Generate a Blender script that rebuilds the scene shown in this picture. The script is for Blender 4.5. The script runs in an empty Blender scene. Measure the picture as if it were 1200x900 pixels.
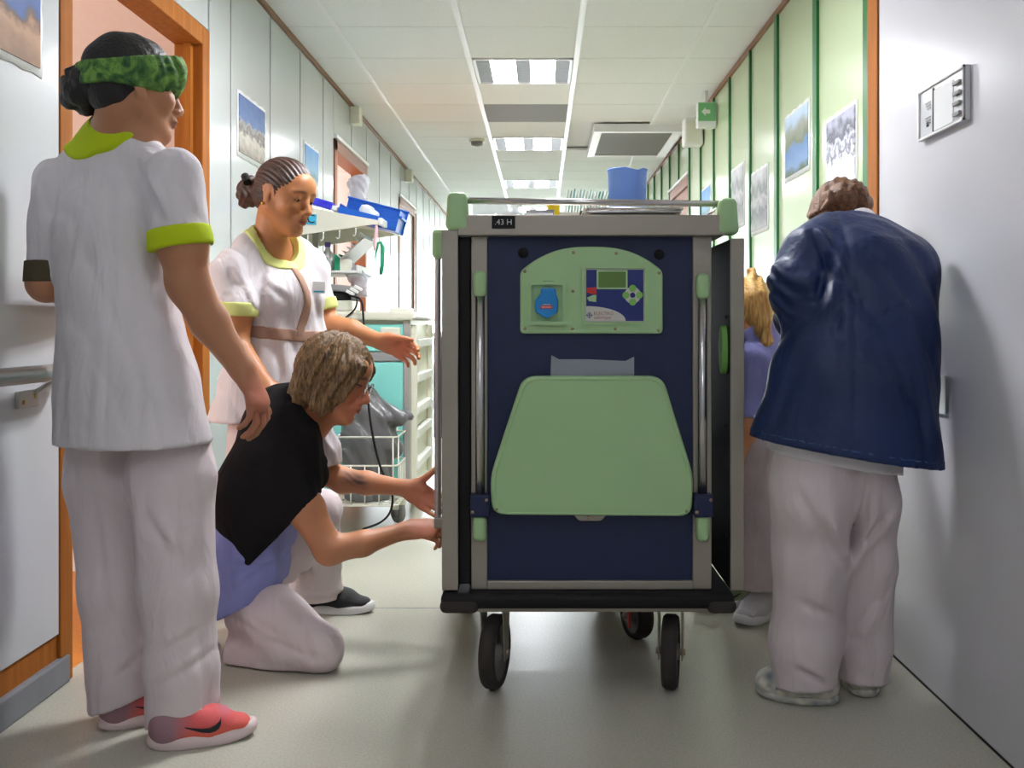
import bpy, bmesh, math, random
import numpy as np
from mathutils import Vector, Matrix

random.seed(7)
scene = bpy.context.scene
COL = scene.collection

# ------------------------------------------------------------------ camera
FPX = 1183.0                       # focal length in pixels for a 1200 px wide frame
cam_data = bpy.data.cameras.new('camera')
cam_data.sensor_width = 36.0
cam_data.lens = FPX / 1200.0 * 36.0
cam_data.shift_x = -34.0 / 1200.0
cam_data.shift_y = -70.0 / 1200.0
cam_data.clip_start = 0.05
cam = bpy.data.objects.new('camera', cam_data)
cam.location = (0.0, 0.0, 1.0)
cam.rotation_euler = (math.radians(90), 0, 0)
COL.objects.link(cam)
scene.camera = cam

# ------------------------------------------------------------------ world and exposure
world = bpy.data.worlds.new('world'); scene.world = world
world.use_nodes = True
world.node_tree.nodes['Background'].inputs[0].default_value = (0.80, 0.88, 1.0, 1)
world.node_tree.nodes['Background'].inputs[1].default_value = 0.6
scene.view_settings.view_transform = 'Standard'
scene.view_settings.look = 'None'
scene.view_settings.gamma = 1.0
scene.view_settings.use_curve_mapping = False
scene.view_settings.exposure = 2.38
LAMP = 10.5          # radiance of the lit reflectors of the ceiling lamps
DAY = 3.0            # radiance of the bright window at the corridor's end

def area_light(name, loc, rot, sx, sy, power, color=(1, 1, 1)):
    l = bpy.data.lights.new(name, 'AREA'); l.shape = 'RECTANGLE'
    l.size = sx; l.size_y = sy; l.energy = power; l.color = color
    o = bpy.data.objects.new(name, l); o.location = loc; o.rotation_euler = rot
    COL.objects.link(o); return o
# daylight from the windows of the side rooms (the rooms' open doors let it into the corridor)
area_light('room_daylight', (-3.9, 6.9, 1.5), (0, math.radians(-90), 0), 1.6, 2.0, 28, (0.95, 0.97, 1.0))
area_light('side_room_daylight', (-3.4, 2.2, 1.6), (0, math.radians(-90), math.radians(25)), 1.5, 1.5, 8.5, (1.0, 0.97, 0.93))

# ------------------------------------------------------------------ materials
def lin(c):
    out = []
    for v in c[:3]:
        v = v / 255.0
        out.append(v / 12.92 if v <= 0.04045 else ((v + 0.055) / 1.055) ** 2.4)
    return tuple(out) + (1.0,)

def new_mat(name):
    m = bpy.data.materials.new(name); m.use_nodes = True
    nt = m.node_tree
    return m, nt, nt.nodes['Principled BSDF']

def mat(name, c, rough=0.5, metal=0.0, var=0.0, vscale=8.0, bump=0.0, bscale=40.0, stretch=(1, 1, 1),
        coat=0.0, emit=0.0, alpha=1.0, trans=0.0, sss=0.0, spec=0.5, c2=None, detail=3.0, fold=0.0, fscale=9.0):
    m, nt, b = new_mat(name)
    b.inputs['Base Color'].default_value = lin(c)
    b.inputs['Roughness'].default_value = rough
    b.inputs['Metallic'].default_value = metal
    b.inputs['Coat Weight'].default_value = coat
    b.inputs['Coat Roughness'].default_value = 0.12
    b.inputs['Specular IOR Level'].default_value = spec
    b.inputs['Transmission Weight'].default_value = trans
    b.inputs['Alpha'].default_value = alpha
    if sss:
        b.inputs['Subsurface Weight'].default_value = sss
        b.inputs['Subsurface Radius'].default_value = (0.012, 0.005, 0.003)
        b.inputs['Subsurface Scale'].default_value = 0.6
    if emit:
        b.inputs['Emission Color'].default_value = lin(c)
        b.inputs['Emission Strength'].default_value = emit
    if var or bump or c2 or fold:
        tc = nt.nodes.new('ShaderNodeTexCoord')
        mp = nt.nodes.new('ShaderNodeMapping'); mp.inputs['Scale'].default_value = stretch
        nt.links.new(tc.outputs['Object'], mp.inputs['Vector'])
    if var or c2:
        n = nt.nodes.new('ShaderNodeTexNoise'); n.inputs['Scale'].default_value = vscale
        n.inputs['Detail'].default_value = detail
        nt.links.new(mp.outputs['Vector'], n.inputs['Vector'])
        r = nt.nodes.new('ShaderNodeValToRGB')
        r.color_ramp.elements[0].position = 0.3; r.color_ramp.elements[1].position = 0.7
        l0 = lin(c)
        if c2:
            r.color_ramp.elements[0].color = l0; r.color_ramp.elements[1].color = lin(c2)
        else:
            r.color_ramp.elements[0].color = tuple(v * (1 - var) for v in l0[:3]) + (1,)
            r.color_ramp.elements[1].color = tuple(min(1, v * (1 + var)) for v in l0[:3]) + (1,)
        nt.links.new(n.outputs['Fac'], r.inputs['Fac'])
        nt.links.new(r.outputs['Color'], b.inputs['Base Color'])
    if bump:
        n2 = nt.nodes.new('ShaderNodeTexNoise'); n2.inputs['Scale'].default_value = bscale
        n2.inputs['Detail'].default_value = 3
        nt.links.new(mp.outputs['Vector'], n2.inputs['Vector'])
        bp = nt.nodes.new('ShaderNodeBump'); bp.inputs['Strength'].default_value = bump
        bp.inputs['Distance'].default_value = 0.01
        nt.links.new(n2.outputs['Fac'], bp.inputs['Height'])
        nt.links.new(bp.outputs['Normal'], b.inputs['Normal'])
        if fold:      # soft crumples of cloth on top of the weave
            mp3 = nt.nodes.new('ShaderNodeMapping'); mp3.inputs['Scale'].default_value = (1.5, 1.5, .55)
            mp3.inputs['Rotation'].default_value = (.2, .35, .1)
            n3 = nt.nodes.new('ShaderNodeTexNoise'); n3.inputs['Scale'].default_value = fscale; n3.inputs['Detail'].default_value = 2.5
            n3.inputs['Distortion'].default_value = .8
            nt.links.new(tc.outputs['Object'], mp3.inputs['Vector']); nt.links.new(mp3.outputs['Vector'], n3.inputs['Vector'])
            b3 = nt.nodes.new('ShaderNodeBump'); b3.inputs['Strength'].default_value = fold; b3.inputs['Distance'].default_value = .03
            nt.links.new(n3.outputs['Fac'], b3.inputs['Height']); nt.links.new(bp.outputs['Normal'], b3.inputs['Normal'])
            nt.links.new(b3.outputs['Normal'], b.inputs['Normal'])
    return m

def attr_mat(name, rough=0.5, sss=0.0, bump=0.0, bscale=150.0):
    """colour from the mesh's own 'tint' attribute (print, lips, tattoo, shoe dye)"""
    m, nt, b = new_mat(name)
    a = nt.nodes.new('ShaderNodeAttribute'); a.attribute_name = 'tint'
    nt.links.new(a.outputs['Color'], b.inputs['Base Color'])
    b.inputs['Roughness'].default_value = rough
    if sss:
        b.inputs['Subsurface Weight'].default_value = sss
        b.inputs['Subsurface Radius'].default_value = (0.012, 0.005, 0.003)
        b.inputs['Subsurface Scale'].default_value = 0.5
    if bump:
        tc = nt.nodes.new('ShaderNodeTexCoord')
        n2 = nt.nodes.new('ShaderNodeTexNoise'); n2.inputs['Scale'].default_value = bscale
        nt.links.new(tc.outputs['Object'], n2.inputs['Vector'])
        bp = nt.nodes.new('ShaderNodeBump'); bp.inputs['Strength'].default_value = bump
        bp.inputs['Distance'].default_value = 0.004
        nt.links.new(n2.outputs['Fac'], bp.inputs['Height'])
        nt.links.new(bp.outputs['Normal'], b.inputs['Normal'])
    return m

def ramp_print(name, stops, nscale=4.0, amp=0.5, axis='Y', detail=6.0, rough=0.55):
    """flat print for posters: bands of colour broken up by noise, over the sheet's UV"""
    m, nt, b = new_mat(name)
    b.inputs['Roughness'].default_value = rough
    tc = nt.nodes.new('ShaderNodeTexCoord'); sep = nt.nodes.new('ShaderNodeSeparateXYZ')
    nt.links.new(tc.outputs['UV'], sep.inputs[0])
    n = nt.nodes.new('ShaderNodeTexNoise'); n.inputs['Scale'].default_value = nscale; n.inputs['Detail'].default_value = detail
    nt.links.new(tc.outputs['UV'], n.inputs['Vector'])
    ma = nt.nodes.new('ShaderNodeMath'); ma.operation = 'MULTIPLY_ADD'
    ma.inputs[1].default_value = amp
    nt.links.new(n.outputs['Fac'], ma.inputs[0]); nt.links.new(sep.outputs[axis], ma.inputs[2])
    sb = nt.nodes.new('ShaderNodeMath'); sb.operation = 'SUBTRACT'; sb.inputs[1].default_value = amp / 2
    nt.links.new(ma.outputs[0], sb.inputs[0])
    r = nt.nodes.new('ShaderNodeValToRGB')
    els = r.color_ramp.elements
    while len(els) < len(stops): els.new(0.5)
    for e, (p, c) in zip(els, stops): e.position = p; e.color = lin(c)
    nt.links.new(sb.outputs[0], r.inputs['Fac'])
    nt.links.new(r.outputs['Color'], b.inputs['Base Color'])
    return m

M = {}
M['floor'] = mat('linoleum', (188, 186, 172), 0.26, var=0.10, vscale=160, bump=0.02, bscale=20, spec=.14)
M['orange_floor'] = mat('orange_linoleum', (206, 128, 44), 0.4, var=0.08, vscale=60)
M['ceil'] = mat('ceiling_tile_paint', (238, 240, 240), 0.9, var=0.03, vscale=90, bump=0.05, bscale=200)
M['runner'] = mat('white_enamel', (240, 240, 242), 0.4)
M['void'] = mat('dark_void', (120, 120, 115), 0.9)
M['lam'] = mat('white_laminate', (214, 218, 222), 0.22, var=0.02, vscale=2, bump=0.015, bscale=3)
M['lam_r'] = mat('pale_grey_laminate', (206, 206, 212), 0.26, var=0.02, vscale=2, bump=0.015, bscale=3)
M['panel_l'] = mat('grey_white_laminate', (198, 203, 204), 0.16, var=0.03, vscale=1.5, bump=0.02, bscale=2.5)
M['panel_r'] = mat('pale_green_laminate', (190, 206, 168), 0.2, var=0.03, vscale=1.5, bump=0.02, bscale=2.5)
M['greenstrip'] = mat('dark_green_strip', (14, 104, 48), 0.35)
M['alu'] = mat('aluminium_strip', (176, 176, 176), 0.35, metal=0.7)
M['brownstrip'] = mat('brown_trim', (140, 100, 74), 0.5)
M['wood'] = mat('orange_varnished_wood', (154, 90, 30), 0.55, c2=(176, 108, 42), vscale=5, stretch=(9, 9, 0.6), spec=.15)
M['wood_dark'] = mat('brown_door_wood', (140, 84, 54), 0.45, c2=(158, 98, 64), vscale=5, stretch=(9, 9, 0.6))
M['pink'] = mat('pink_wall_paint', (212, 184, 170), 0.7, var=0.02, vscale=40)
M['cream'] = mat('cream_paint', (232, 222, 196), 0.6)
M['white'] = mat('white_paint', (236, 236, 234), 0.5)
M['kerb'] = mat('grey_vinyl_cove', (128, 132, 138), 0.45, var=0.05, vscale=20)
M['rail'] = mat('grey_handrail', (150, 152, 148), 0.3)
M['steel'] = mat('brushed_steel', (162, 155, 144), 0.4, metal=0.5, var=0.025, vscale=5, bump=0.015, bscale=40)
M['chrome'] = mat('polished_steel', (190, 188, 186), 0.22, metal=0.95)
M['navy'] = mat('navy_panel', (18, 31, 72), 0.5, var=0.05, vscale=30, bump=0.04, bscale=400)
M['black'] = mat('black_plastic', (20, 20, 22), 0.6, spec=.3)
M['rubber'] = mat('dark_rubber', (52, 47, 44), 0.8, var=0.1, vscale=30)
M['green'] = mat('light_green_plastic', (168, 204, 150), 0.42, var=0.02, vscale=10, bump=0.03, bscale=300)
M['green_bright'] = mat('green_handle_plastic', (128, 190, 92), 0.4)
M['plug'] = mat('blue_socket_cover', (10, 132, 206), 0.4)
M['red'] = mat('red_print', (206, 50, 56), 0.5)
M['pblue'] = mat('panel_blue', (22, 42, 116), 0.4)
M['lcd'] = mat('lcd_glass', (98, 132, 66), 0.25)
M['offwhite'] = mat('off_white_print', (206, 204, 196), 0.5)
M['redtext'] = mat('brown_red_lettering', (168, 84, 74), 0.6)
M['screw'] = mat('screw_metal', (170, 150, 130), 0.4, metal=0.6)
M['clear'] = mat('clear_plastic', (205, 210, 222), 0.15, alpha=0.35)
M['glassy'] = mat('clear_tub_plastic', (235, 240, 242), 0.12, alpha=0.4)
M['pitcher'] = mat('blue_plastic_jug', (116, 158, 240), 0.4)
M['pitcher_in'] = mat('deep_blue_plastic', (40, 80, 200), 0.5)
M['yellow'] = mat('yellow_card', (246, 214, 20), 0.5)
M['teal_card'] = mat('teal_print_paper', (104, 176, 176), 0.6, c2=(226, 238, 236), vscale=30)
M['paper'] = mat('white_paper', (238, 240, 240), 0.7)
M['teal'] = mat('teal_laminate', (146, 228, 220), 0.4)
M['beige'] = mat('beige_plastic', (226, 226, 210), 0.45)
M['cream_plastic'] = mat('cream_metal', (232, 230, 214), 0.4)
M['tote'] = mat('blue_tote_plastic', (20, 96, 206), 0.4)
M['royal'] = mat('royal_blue_wrap', (30, 30, 214), 0.5, c2=(70, 70, 230), vscale=40)
M['bag'] = mat('grey_bin_bag', (104, 104, 106), 0.3, bump=0.5, bscale=14, stretch=(1, 1, 0.5), coat=0.2)
M['film'] = mat('crumpled_film', (222, 226, 236), 0.15, alpha=0.55, bump=0.8, bscale=30)
M['wire'] = mat('white_coated_wire', (238, 236, 222), 0.4)
M['pinkstrap'] = mat('pink_strap', (244, 196, 206), 0.6)
M['greenstrap'] = mat('green_strap', (30, 150, 110), 0.6)
M['device'] = mat('grey_device_case', (150, 150, 150), 0.5)
M['sticker'] = mat('cyan_sticker', (60, 182, 222), 0.5)
M['dark'] = mat('dark_ink', (24, 26, 34), 0.6)
M['dkgrey'] = mat('vent_grey', (128, 126, 124), 0.7)
M['vent'] = mat('vent_slat_grey', (150, 150, 146), 0.6)
M['lamp_lit'] = mat('lit_reflector', (250, 251, 255), 0.4, emit=LAMP)
M['lamp_boost'] = mat('boosted_reflector', (250, 251, 255), 0.4, emit=LAMP * 2.3)  # emission raised above the other lamps, to brighten the area around the trolley
M['lamp_dim'] = mat('dimmed_reflector', (250, 251, 255), 0.4, emit=LAMP * 0.2)
M['louvre'] = mat('louvre_aluminium', (214, 216, 220), 0.3, metal=0.5)
M['day'] = mat('daylit_frosted_pane', (240, 246, 255), 0.4, emit=DAY)
M['exit'] = mat('exit_sign_green', (120, 190, 130), 0.4)
M['hinge'] = mat('zinc', (190, 188, 184), 0.4, metal=0.5)
M['brass'] = mat('brass_screw', (176, 146, 70), 0.35, metal=0.8)

# ------------------------------------------------------------------ mesh helpers
def at(px, py, Y):
    """world point seen at a pixel of the 1200x900 frame, at depth Y metres"""
    return np.array([(px - 634.0) * Y / FPX, Y, 1.0 - (py - 380.0) * Y / FPX])

def tag(o, label=None, cat=None, group=None, kind=None):
    if label: o['label'] = label
    if cat: o['category'] = cat
    if group: o['group'] = group
    if kind: o['kind'] = kind
    return o

ORG = {}
def root(name, loc, label=None, cat=None, group=None, kind=None):
    o = bpy.data.objects.new(name, None); o.location = loc; o.empty_display_size = 0.1
    COL.objects.link(o); ORG[o] = Vector(loc)
    return tag(o, label, cat, group, kind)

def link(name, me, material=None, parent=None, smooth=False):
    o = bpy.data.objects.new(name, me); COL.objects.link(o)
    if material is not None and not me.materials: me.materials.append(material)
    if smooth: me.shade_smooth()
    if parent is not None:
        o.parent = parent
        o.matrix_parent_inverse = Matrix.Translation(-ORG.get(parent, Vector((0, 0, 0))))
    return o

def bm_mesh(bm, name='m'):
    bmesh.ops.recalc_face_normals(bm, faces=bm.faces)
    me = bpy.data.meshes.new(name); bm.to_mesh(me); bm.free(); return me

def bm_box(bm, lo, hi, bevel=0.0, seg=2):
    lo = Vector(lo); hi = Vector(hi)
    r = bmesh.ops.create_cube(bm, size=1.0)
    vs = r['verts']; c = (lo + hi) / 2; d = hi - lo
    for v in vs: v.co = Vector((v.co.x * d.x, v.co.y * d.y, v.co.z * d.z)) + c
    if bevel:
        es = list({e for v in vs for e in v.link_edges})
        bmesh.ops.bevel(bm, geom=es, offset=bevel, segments=seg, affect='EDGES', profile=0.5)

def box(name, lo, hi, m, parent=None, bevel=0.0, seg=2, rot=None, pivot=None):
    bm = bmesh.new(); bm_box(bm, lo, hi, bevel, seg)
    if rot is not None:
        bmesh.ops.rotate(bm, verts=bm.verts, cent=Vector(pivot), matrix=rot)
    return link(name, bm_mesh(bm, name), m, parent)

def frame_of(d):
    d = Vector(d).normalized()
    u = d.orthogonal().normalized(); return d, u, d.cross(u)

def bm_tube(bm, pts, r, n=10, closed_caps=True, rs=None):
    pts = [Vector(p) for p in pts]; rings = []
    prev_u = None
    for i, p in enumerate(pts):
        if i == 0: d = pts[1] - p
        elif i == len(pts) - 1: d = p - pts[i - 1]
        else: d = (pts[i + 1] - p).normalized() + (p - pts[i - 1]).normalized()
        d.normalize()
        if prev_u is None: u = d.orthogonal().normalized()
        else:
            u = prev_u - d * prev_u.dot(d); u.normalize()
        prev_u = u; w = d.cross(u); rr = rs[i] if rs else r
        rings.append([bm.verts.new(p + (u * math.cos(2 * math.pi * k / n) + w * math.sin(2 * math.pi * k / n)) * rr) for k in range(n)])
    for a, b in zip(rings[:-1], rings[1:]):
        for k in range(n):
            f = bm.faces.new((a[k], a[(k + 1) % n], b[(k + 1) % n], b[k])); f.smooth = True
    if closed_caps:
        bm.faces.new(rings[0][::-1]); bm.faces.new(rings[-1])

def tube(name, pts, r, m, parent=None, n=10, rs=None):
    bm = bmesh.new(); bm_tube(bm, pts, r, n, rs=rs)
    return link(name, bm_mesh(bm, name), m, parent)

def bm_lathe(bm, prof, c, axis=(0, 0, 1), n=24, close=False):
    d, u, w = frame_of(axis); c = Vector(c); rings = []
    for r, h in prof:
        if r < 1e-6: rings.append([bm.verts.new(c + d * h)])
        else: rings.append([bm.verts.new(c + d * h + (u * math.cos(2 * math.pi * k / n) + w * math.sin(2 * math.pi * k / n)) * r) for k in range(n)])
    pairs = list(zip(rings[:-1], rings[1:]))
    if close: pairs.append((rings[-1], rings[0]))
    for a, b in pairs:
        for k in range(n):
            k2 = (k + 1) % n
            if len(a) == 1 and len(b) == 1: continue
            if len(a) == 1: f = bm.faces.new((a[0], b[k2], b[k]))
            elif len(b) == 1: f = bm.faces.new((a[k], a[k2], b[0]))
            else: f = bm.faces.new((a[k], a[k2], b[k2], b[k]))
            f.smooth = True

def lathe(name, prof, c, m, parent=None, axis=(0, 0, 1), n=24, close=False):
    bm = bmesh.new(); bm_lathe(bm, prof, c, axis, n, close)
    return link(name, bm_mesh(bm, name), m, parent)

def prism(name, pts, y0, y1, m, parent=None, bevel=0.0, plane='XZ'):
    """outline (list of 2-D points) pushed from depth y0 (front, towards the camera) to y1"""
    bm = bmesh.new()
    def mk(p, d):
        if plane == 'XZ': return (p[0], d, p[1])
        if plane == 'YZ': return (d, p[0], p[1])
        return (p[0], p[1], d)
    a = [bm.verts.new(mk(p, y0)) for p in pts]; b = [bm.verts.new(mk(p, y1)) for p in pts]
    n = len(pts)
    fa = bm.faces.new(a); bm.faces.new(b[::-1])
    for k in range(n): bm.faces.new((a[k], b[k], b[(k + 1) % n], a[(k + 1) % n]))
    if bevel:
        bmesh.ops.recalc_face_normals(bm, faces=bm.faces)
        bmesh.ops.bevel(bm, geom=list(fa.edges), offset=bevel, segments=2, affect='EDGES', profile=0.5)
    return link(name, bm_mesh(bm, name), m, parent)

def rounded(pts, r, n=5):
    """round the corners of a polygon"""
    out = []; N = len(pts)
    for i in range(N):
        p = np.array(pts[i], float); a = np.array(pts[i - 1], float); b = np.array(pts[(i + 1) % N], float)
        da = a - p; db = b - p; la = np.linalg.norm(da); lb = np.linalg.norm(db)
        rr = min(r, la * 0.45, lb * 0.45)
        p0 = p + da / la * rr; p1 = p + db / lb * rr
        for k in range(n + 1):
            t = k / n
            out.append(tuple((1 - t) ** 2 * p0 + 2 * t * (1 - t) * p + t * t * p1))
    return out

def text(name, body, loc, rot, size, m, parent=None, extrude=0.0006, align='CENTER', xs=1.0):
    cu = bpy.data.curves.new(name, 'FONT'); cu.body = body; cu.size = size; cu.extrude = extrude
    cu.align_x = align; cu.align_y = 'CENTER'; cu.materials.append(m)
    tmp = bpy.data.objects.new(name, cu); COL.objects.link(tmp)
    dg = bpy.context.evaluated_depsgraph_get()
    me = bpy.data.meshes.new_from_object(tmp.evaluated_get(dg)); me.name = name
    bpy.data.objects.remove(tmp); bpy.data.curves.remove(cu)
    if not me.materials: me.materials.append(m)
    o = bpy.data.objects.new(name, me); COL.objects.link(o)
    if parent is not None:
        o.parent = parent; o.matrix_parent_inverse = Matrix.Translation(-ORG.get(parent, Vector((0, 0, 0))))
    o.location = loc; o.rotation_euler = rot; o.scale = (xs, 1, 1)
    return o
FRONT = (math.radians(90), 0, 0)      # lettering that faces the camera side (-Y)
# ================================================================== implicit surfaces for people, cloth and other soft shapes
def V3(p): return np.array(p, np.float32)
def unit(v):
    v = np.asarray(v, np.float64); return v / (np.linalg.norm(v) + 1e-12)

class Prim:
    """tapered limb with elliptical section: a -> b, half-widths (ru, rw); U is the direction of ru.
       a == b gives an ellipsoid with half-widths ru (along U), rw, rl (along axis A)."""
    def __init__(s, a, b, ra, rb, U=None, A=None, rl=None, k=.02, op='+'):
        s.a = np.asarray(a, float); s.b = np.asarray(b, float)
        ra = (ra, ra) if np.isscalar(ra) else ra; rb = (rb, rb) if np.isscalar(rb) else rb
        s.ra, s.rb, s.k, s.op = ra, rb, k, op
        ab = s.b - s.a; L = np.linalg.norm(ab)
        s.L2 = L * L
        s.round = ra[0] == ra[1] and rb[0] == rb[1] and rl is None
        if not s.round:
            ax = unit(A) if A is not None else (ab / L if L > 1e-6 else np.array([0, 0, 1.0]))
            U = np.array([1.0, 0, 0]) if U is None else np.asarray(U, float)
            u = unit(U - ax * np.dot(U, ax)); w = np.cross(ax, u)
            s.F = np.stack([u, w, ax]).astype(np.float32)
            s.rl = rl
        m = max(max(ra), max(rb), rl or 0)
        s.lo = np.minimum(s.a, s.b) - m; s.hi = np.maximum(s.a, s.b) + m
    def d(s, P):
        a = s.a.astype(np.float32); ab = (s.b - s.a).astype(np.float32)
        if s.L2 > 1e-10:
            v = P - a
            t = np.clip((v @ ab) / np.float32(s.L2), 0, 1)
            v = v - t[:, None] * ab
        else:
            t = np.float32(0); v = P - a
        if s.round:
            return np.sqrt((v * v).sum(1)) - (s.ra[0] + (s.rb[0] - s.ra[0]) * t)
        q = v @ s.F.T
        ru = s.ra[0] + (s.rb[0] - s.ra[0]) * t; rw = s.ra[1] + (s.rb[1] - s.ra[1]) * t
        rl = s.rl if s.rl is not None else (ru + rw) * .5
        x = q[:, 0] / ru; y = q[:, 1] / rw; z = q[:, 2] / rl
        k0 = np.sqrt(x * x + y * y + z * z)
        x = x / ru; y = y / rw; z = z / rl
        k1 = np.sqrt(x * x + y * y + z * z) + 1e-9
        return k0 * (k0 - 1) / k1

class Field:
    def __init__(s): s.p = []
    def cone(s, a, b, ra, rb, U=None, k=.02, op='+'):
        s.p.append(Prim(a, b, ra, rb, U, None, None, k, op)); return s
    def ball(s, c, r, k=.02, op='+'):
        s.p.append(Prim(c, c, r, r, None, None, None, k, op)); return s
    def ell(s, c, ru, rw, rl, U=(1, 0, 0), A=(0, 0, 1), k=.02, op='+'):
        s.p.append(Prim(c, c, (ru, rw), (ru, rw), U, A, rl, k, op)); return s
    def chain(s, pts, rs, U=None, k=.02):
        for i in range(len(pts) - 1): s.cone(pts[i], pts[i + 1], rs[i], rs[i + 1], U, k if i == 0 else max(k, .015))
        return s
    def ev(s, P, cull=None):
        D = np.full(len(P), 9.0, np.float32)
        for p in s.p:
            if cull is not None:
                m = cull + p.k
                idx = np.nonzero(((P > (p.lo - m).astype(np.float32)) & (P < (p.hi + m).astype(np.float32))).all(1))[0]
                if len(idx) == 0: continue
                if len(idx) == len(P): idx = slice(None)
            else: idx = slice(None)
            d = p.d(P[idx]); o = D[idx]; k = p.k
            if p.op == '+':
                h = np.maximum(k - np.abs(o - d), 0) / k if k > 0 else 0
                D[idx] = np.minimum(o, d) - h * h * k * .25
            elif p.op == '-':
                h = np.maximum(k - np.abs(o + d), 0) / k if k > 0 else 0
                D[idx] = np.maximum(o, -d) + h * h * k * .25
        return D
    def bounds(s, pad=.02):
        ps = [p for p in s.p if p.op == '+']
        return np.min([p.lo for p in ps], 0) - pad, np.max([p.hi for p in ps], 0) + pad

def surface(fn, lo, hi, h, margin=9.0):
    """dual mesh (surface nets) of fn(P, cull) < 0 on a narrow band"""
    C = 4; H = h * C
    n = np.maximum(2, np.ceil((np.asarray(hi) - lo) / H).astype(int) + 1)
    lo = np.asarray(lo, np.float64)
    gx, gy, gz = [np.arange(k, dtype=np.float32) for k in n]
    G = np.stack(np.meshgrid(gx, gy, gz, indexing='ij'), -1).reshape(-1, 3)
    off = np.float32(H * .375)     # centre of the C^3 block of samples
    Dc = fn((lo.astype(np.float32) + G * np.float32(H) + off), None).reshape(n)
    near = np.abs(Dc) < margin * h
    # block upsample
    D = np.repeat(np.repeat(np.repeat(Dc, C, 0), C, 1), C, 2)
    bi = np.argwhere(near)
    if len(bi) == 0: return np.zeros((0, 3)), np.zeros((0, 4), int)
    s = np.stack(np.meshgrid(*[np.arange(C)] * 3, indexing='ij'), -1).reshape(-1, 3)
    I = (bi[:, None, :] * C + s[None]).reshape(-1, 3)
    P = lo.astype(np.float32) + I.astype(np.float32) * np.float32(h)
    D[I[:, 0], I[:, 1], I[:, 2]] = fn(P, .06)
    S = D < 0
    # active cells
    cnt = np.zeros(np.array(S.shape) - 1, np.int8)
    for dx in (0, 1):
        for dy in (0, 1):
            for dz in (0, 1):
                cnt += S[dx:S.shape[0] - 1 + dx, dy:S.shape[1] - 1 + dy, dz:S.shape[2] - 1 + dz]
    act = np.argwhere((cnt > 0) & (cnt < 8))
    idx = np.full(cnt.shape, -1, np.int32)
    idx[act[:, 0], act[:, 1], act[:, 2]] = np.arange(len(act))
    corners = [(x, y, z) for x in (0, 1) for y in (0, 1) for z in (0, 1)]
    val = np.stack([D[act[:, 0] + c[0], act[:, 1] + c[1], act[:, 2] + c[2]] for c in corners], 1)
    acc = np.zeros((len(act), 3), np.float64); num = np.zeros(len(act))
    for i, a in enumerate(corners):
        for j, b in enumerate(corners):
            if j <= i or sum(abs(a[q] - b[q]) for q in range(3)) != 1: continue
            m = (val[:, i] < 0) != (val[:, j] < 0)
            t = np.where(m, val[:, i] / np.where(m, val[:, i] - val[:, j], 1), 0)
            pt = np.array(a)[None] + t[:, None] * (np.array(b) - np.array(a))[None]
            acc += pt * m[:, None]; num += m
    V = lo + (act + acc / np.maximum(num, 1)[:, None]) * h
    Q = []
    for ax in range(3):
        sl0 = [slice(None)] * 3; sl1 = [slice(None)] * 3
        sl0[ax] = slice(0, -1); sl1[ax] = slice(1, None)
        a = S[tuple(sl0)]; b = S[tuple(sl1)]
        e = np.argwhere(a != b)
        o1, o2 = [q for q in range(3) if q != ax]
        ok = (e[:, o1] > 0) & (e[:, o2] > 0) & (e[:, o1] < cnt.shape[o1]) & (e[:, o2] < cnt.shape[o2])
        e = e[ok]
        ins = a[e[:, 0], e[:, 1], e[:, 2]]
        def cell(d1, d2):
            c = e.copy(); c[:, o1] -= d1; c[:, o2] -= d2
            return idx[c[:, 0], c[:, 1], c[:, 2]]
        q = np.stack([cell(1, 1), cell(0, 1), cell(0, 0), cell(1, 0)], 1)
        flip = ins if ax != 1 else ~ins
        q[~flip] = q[~flip][:, ::-1]
        Q.append(q)
    Q = np.concatenate(Q); Q = Q[(Q >= 0).all(1)]
    return V, Q

def relax(V, Q, it):
    for _ in range(it):
        acc = np.zeros_like(V); num = np.zeros(len(V))
        for k in range(4):
            a, b = Q[:, k], Q[:, (k + 1) % 4]
            np.add.at(acc, a, V[b]); np.add.at(acc, b, V[a]); np.add.at(num, a, 1); np.add.at(num, b, 1)
        V = V * .5 + acc / np.maximum(num, 1)[:, None] * .5
    return V

def np_mesh(name, V, Q):
    me = bpy.data.meshes.new(name)
    me.vertices.add(len(V)); me.vertices.foreach_set('co', V.astype(np.float32).ravel())
    me.loops.add(Q.size); me.loops.foreach_set('vertex_index', Q.astype(np.int32).ravel())
    me.polygons.add(len(Q)); me.polygons.foreach_set('loop_start', np.arange(0, Q.size, 4, dtype=np.int32))
    me.polygons.foreach_set('use_smooth', np.ones(len(Q), bool))
    me.update(calc_edges=True)
    return me

def soft(name, field, m, parent=None, h=.006, post=None, lo=None, hi=None, tint=None, smooth=1, label=None):
    """mesh an implicit shape; post(D, P) shapes it further (cuts, folds); tint(V) gives the colour of the material itself"""
    b0, b1 = field.bounds(.025)
    if lo is not None: b0 = np.maximum(b0, lo)
    if hi is not None: b1 = np.minimum(b1, hi)
    def fn(P, cull):
        D = field.ev(P, cull)
        return post(D, P) if post else D
    V, Q = surface(fn, b0, b1, h)
    if smooth: V = relax(V, Q, smooth)
    me = np_mesh(name, V, Q)
    if tint is not None:
        c = np.ones((len(V), 4), np.float32); c[:, :3] = tint(V)
        at_ = me.color_attributes.new('tint', 'FLOAT_COLOR', 'POINT'); at_.data.foreach_set('color', c.ravel())
    o = link(name, me, m, parent)
    if label: o['label'] = label
    return o

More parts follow.
